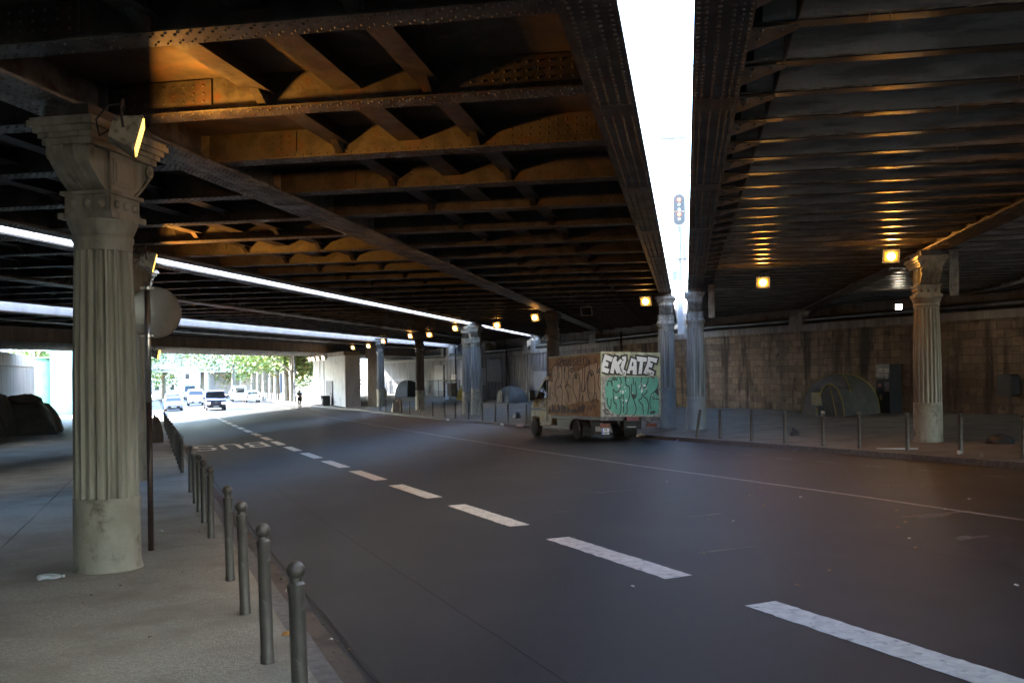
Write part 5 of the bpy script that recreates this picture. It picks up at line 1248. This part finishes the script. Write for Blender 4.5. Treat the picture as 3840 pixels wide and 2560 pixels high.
J = [(-.15, 0, 1.02, .12, .15), (-.08, 0, 1.22, .11, .15), (.06, 0, 1.45, .11, .18), (.12, 0, 1.56, .05), (.15, 0, 1.68, .085), (.15, 0, 1.78, .07),
     (.07, .18, 1.48, .06), (.17, .25, 1.25, .042), (.31, .26, 1.06, .03), (.07, -.18, 1.48, .06), (.17, -.25, 1.25, .042), (.31, -.26, 1.06, .03),
     (-.12, .10, .98, .09), (.22, .12, .80, .065), (.02, .12, .42, .04), (.12, .13, .36, .03), (-.12, -.10, .98, .09), (.12, -.12, .62, .065), (-.08, -.12, .22, .04), (.03, -.13, .17, .03)]
body = skinned("body", J, [(0, 1), (1, 2), (2, 3), (3, 4), (4, 5), (2, 6), (6, 7), (7, 8), (2, 9), (9, 10), (10, 11), (0, 12), (12, 13), (13, 14), (14, 15), (0, 16), (16, 17), (17, 18), (18, 19)], skin_c, pr_)
JT = [(-.14, 0, 1.05, .135, .165), (-.08, 0, 1.22, .125, .165), (.06, 0, 1.44, .12, .19), (.09, 0, 1.52, .08), (.07, .18, 1.49, .075), (.13, .22, 1.34, .06), (.07, -.18, 1.49, .075), (.13, -.22, 1.34, .06)]
skinned("tshirt", JT, [(0, 1), (1, 2), (2, 3), (2, 4), (4, 5), (2, 6), (6, 7)], cloth, pr_)
JS = [(-.15, 0, 1.0, .14, .17), (-.12, .10, .98, .105), (.17, .12, .82, .085), (-.12, -.10, .98, .105), (.10, -.12, .66, .085)]
skinned("shorts", JS, [(0, 1), (1, 2), (0, 3), (3, 4)], cloth, pr_)
b = MB(); b.ball((.13, 0, 1.735), .095, 14, 10, .95); b.obj("hair", mat("dark_hair", (.02, .015, .012), None, rough=.7), pr_, smooth=True)
b = MB(); b.box(-.17, -.165, -.07, .07, 1.28, 1.42); b.obj("shirt_print", scrap_w, pr_)

# ---------------------------------------------------------------- trees
bark = mat("plane_bark", (.26, .23, .18), (.16, .14, .11), 3, .85, 0, .3, 14, stretch=(1, 1, .5))
lf = [mat("leaf_light", (.20, .28, .07), (.14, .21, .05), 3, .6), mat("leaf_mid", (.11, .18, .05), (.08, .14, .035), 3, .6), mat("leaf_autumn", (.30, .26, .08), (.22, .21, .06), 3, .6)]
for m_ in lf: m_.node_tree.nodes["Principled BSDF"].inputs["Subsurface Weight"].default_value = 0
def tree(label, s, t, H, R, n, seed, tr=.32, lo=.35, group="plane trees lining the road outside", off=(0, 0)):
    rn = random.Random(seed); x, y = st2xy(s, t); r = thing("plane_tree", label, "tree", (x, y, gz(s, t)), rn.uniform(0, 6), group)
    b = MB(); top = H * .62
    b.tube([(0, 0, -.3), (.05, 0, H * .18), (.1, .08, H * .38), (.05, .15, top)], [tr * 1.25, tr, tr * .85, tr * .5], 10)
    for k in range(6):
        a = k * 1.05 + rn.uniform(-.3, .3); z0 = H * rn.uniform(.30, .55); b.tube([(.07, .08, z0), (R * .35 * cos(a), R * .35 * sin(a), z0 + H * .14), (R * .75 * cos(a), R * .75 * sin(a), z0 + H * .24)], [tr * .45, tr * .28, tr * .1], 6)
    b.obj("trunk", bark, r, ang=50)
    b = MB(); cl = []
    for k in range(16):
        a = rn.uniform(0, 6.3); rr_ = R * rn.uniform(.15, .85); cl.append((rr_ * cos(a), rr_ * sin(a), H * rn.uniform(lo, 1.0), R * rn.uniform(.22, .42)))
    for i in range(n):
        c = cl[rn.randrange(len(cl))]; d = Vector((rn.gauss(0, 1), rn.gauss(0, 1), rn.gauss(0, .8))); d = d.normalized() * c[3] * rn.uniform(.35, 1.05)
        p = Vector(c[:3]) + d; sz = rn.uniform(.14, .30); u = Vector((rn.uniform(-1, 1), rn.uniform(-1, 1), rn.uniform(-.6, .6))).normalized(); w_ = u.cross(Vector((rn.uniform(-1, 1), rn.uniform(-1, 1), rn.uniform(-1, 1)))).normalized()
        b.mi = 0 if rn.random() < .5 else (1 if rn.random() < .7 else 2)
        b.add([tuple(p + u * sz), tuple(p + w_ * sz * .7), tuple(p - u * sz), tuple(p - w_ * sz * .7)], [(0, 1, 2, 3)])
    b.obj("crown", lf, r); return r
TL = [(111, 15.4, 11, 4.6, "rightmost plane tree, nearest the pier wall"), (114.5, 15.1, 12, 4.6, "second plane tree from the pier wall"), (119, 14.6, 12, 4.6, "third plane tree from the pier wall"), (123.5, 14.4, 13, 5, "fourth plane tree from the pier wall"),
      (128.5, 14.2, 13, 5, "fifth plane tree, with the thick leaning trunk"), (136, 14.2, 13, 5, "sixth plane tree from the pier wall"), (146, 14.4, 14, 5.5, "seventh plane tree, behind the white vans")]
for i, (s, t, H, R, lab) in enumerate(TL): tree(lab, s, t, H, R, 2200, 40 + i, .34)
tree("broad green tree hanging over the far left of the road", 128, -4.0, 11, 5.5, 3200, 71, .4, .28)
tree("leafy tree behind the green tank on the far left", 118, -12.5, 12, 5.5, 3000, 72, .4, .2)
tree("leafy tree with low branches left of the driving cars", 141, -7, 12, 6.5, 3200, 77, .4, .2)
tree("wide bright tree between the lorry and the second bridge", 160, -3.5, 13, 7, 3200, 78, .4, .22)
tree("leafy tree arching over the road before the second bridge", 158, 12.5, 13, 7.5, 3200, 79, .4, .25)
tree("tall tree behind the second bridge, right of centre", 190, 16, 14, 7, 2500, 73, .5, .2)
tree("tall tree behind the second bridge, left of centre", 196, -2, 13, 7, 2500, 74, .5, .2)
tree("bushy tree in the gap at the right end of the tree row", 124, 22, 9, 5, 2600, 75, .3, .15)
tree("bushy tree behind the trunks of the plane tree row", 142, 23, 11, 6, 2600, 76, .3, .1)
tree("big pale tree closing the view above the white oncoming van", 172, 2, 13, 8, 3000, 80, .4, .45)
tree("broad tree behind the lorry at the far left", 150, -9, 13, 7, 3000, 81, .4, .2)
tree("tall tree filling the sky gap above the dark blue van", 186, 9, 15, 8, 3000, 82, .4, .4)
# far bridge across the road
r = thing("road_bridge", "pale second bridge crossing the road far beyond the mouth", "bridge", (0, 0, 0), RB)
a0, a1 = a_at(-92, -25), a_at(-92, 60)
zg_ = gz(175, 5) - ZC
b = MB(); b.box(a0, a1, 84, 98, Z(zg_ + 4.6), Z(zg_ + 6.0)); b.obj("deck", pale, r)
b = MB(); b.box(a0, a1, 83.7, 83.99, Z(zg_ + 5.1), Z(zg_ + 8.2)); b.obj("parapet", pale, r)
b = MB()
for k in range(9): b.box(a_at(-92, 16) + k * 1.6, a_at(-92, 16) + .5 + k * 1.6, 84.2, 97.8, Z(zg_ - .5), Z(zg_ + 4.59))
b.obj("pier", greyc, r)
for k in range(9):
    b = MB(); b.box(a_at(-92, 15) + k * 1.3, a_at(-92, 15) + k * 1.3 + .5, 83.5, 83.69, Z(zg_ + 4.7), Z(zg_ + 4.95)); b.obj("strip_light", emis("warm_pier_lens", (1, .85, .6), .15), r)
# street lamp, right footway railings, green tank yard, walls outside
s, t = 106.6, 15.0; x, y = st2xy(s, t); r = thing("street_lamp", "tall thin lamp post between the cyclist and the pier wall", "lamp post", (x, y, gz(s, t)), RR)
b = MB(); b.tube([(0, 0, 0), (0, 0, 8.5)], [.11, .06], 8); b.obj("pole", greyc, r); b = MB(); b.tube([(0, 0, 8.4), (0, .8, 8.8), (0, 1.4, 8.8)], .05, 6); b.obj("arm", greyc, r)
b = MB(); b.box(-.12, .12, 1.3, 1.9, 8.72, 8.86); b.obj("lamp_head", greyc, r); b = MB(); b.box(-.2, .2, -.25, -.1, 3.2, 3.6); b.obj("control_box", greyc, r)
for i in range(16):
    s = 109 + i * 2.2; t = 13.95; x, y = st2xy(s, t); q = link("bollard", None, None, (x, y, gz(s, 14.4)), (0, 0, 0)); tag(q, "thin white post in the row in front of the plane trees", "post", "thin posts in front of the plane trees")
    if i == 0: tp = MB(); tp.lathe([(.045, 0), (.045, 1.0), (.03, 1.08)], 8); tpm = tp.mesh("post", steel_white)
    link("post", tpm, q)
s, t = 99.5, -10.2; x, y = st2xy(s, t); r = thing("green_tank", "pale green site tank with stair and railed platform on the far left", "tank", (x, y, gz(s, t)), RR)
gm_ = mat("pale_green_paint", (.30, .52, .44), (.24, .44, .38), 1.5, .5)
b = MB(); b.lathe([(1.5, 0), (1.5, 5.0), (1.2, 5.3)], 28); b.obj("tank_shell", gm_, r, ang=40)
b = MB(); b.box(-4.5, 4.5, -4.6, -1.6, 0, 6.5); b.obj("rear_silo", gm_, r)
b = MB(); b.box(-1.9, 1.9, -1.9, 1.9, 5.31, 5.4); b.obj("platform", steel_white, r)
b = MB()
for a, c in ((-1.9, -1.9), (0, -1.9), (1.9, -1.9), (-1.9, 0), (-1.9, 1.9), (1.9, 1.9)): b.box(a - .04, a + .04, c - .04, c + .04, 5.4, 7.0)
for z in (6.0, 6.5, 6.96): b.box(-1.9, 1.9, -1.93, -1.87, z, z + .05); b.box(-1.93, -1.87, -1.9, 1.9, z + .001, z + .049)
b.obj("railing", steel_white, r)
b = MB(); b.hexa([(-1.95, -4.6, 0), (-1.75, -4.6, 0), (-1.75, -4.3, 0), (-1.95, -4.3, 0), (-1.95, -2.0, 5.3), (-1.75, -2.0, 5.3), (-1.75, -1.7, 5.3), (-1.95, -1.7, 5.3)]); b.obj("stair", steel_white, r)
s, t = 96.0, -7.2; x, y = st2xy(s, t); r = thing("stone_block", "white block standing in front of the green tank", "block", (x, y, gz(s, t)), RR)
b = MB(); b.box(-.5, .5, -.8, .8, .0, 2.2); b.box(-.6, .6, -.9, .9, 2.201, 2.35); b.obj("block_body", pale, r)
s = 110; x, y = st2xy(s, -7.5); r = thing("boundary_wall", "white boundary wall running beyond the green tank on the left", "wall", (x, y, gz(s, -7.5)), RR)
b = MB(); b.box(-6, 60, -7.0, -6.7, -1.5, 2.6); b.obj("wall_face", pale, r); b = MB(); b.box(-6, 60, -7.05, -6.65, 2.601, 2.7); b.obj("coping", concrete, r)
def block(name, label, s, t, L, Wd, H, m, floors, bays, rz=0):
    x, y = st2xy(s, t); r = thing(name, label, "building", (x, y, gz(s, t) - .5), RR + rz, "city blocks beyond the bridges"); b = MB(); b.box(-L / 2, L / 2, -Wd / 2, Wd / 2, 0, H); b.obj("facade", m, r)
    wm = MB(); wm.box(-.02, .02, -.55, .55, 0, 1.6); me = wm.mesh("window", glass_d)
    for f in range(floors):
        for k in range(bays): link("window", me, r, (-L / 2 - .01, -Wd / 2 + Wd * (k + .5) / bays, 1.5 + f * 3.2))
    for f in range(min(floors, 5)):
        for k in range(7): link("window", me, r, (-L / 2 + L * (k + .5) / 7, Wd / 2 + .01, 1.5 + f * 3.2), (0, 0, radians(90)))
    b = MB(); b.box(-L / 2 - .2, L / 2 + .2, -Wd / 2 - .2, Wd / 2 + .2, H, H + .6); b.obj("roof", greyc, r)
block("apartment_block", "pale apartment block closing the road far away", 300, 12, 20, 50, 19, pale, 5, 12)
block("apartment_block", "pale block on the far left behind the lorry", 215, -38, 30, 22, 20, pale, 5, 5)
block("apartment_block", "pale block on the far right behind the tree row", 205, 52, 30, 24, 20, pale, 5, 5)
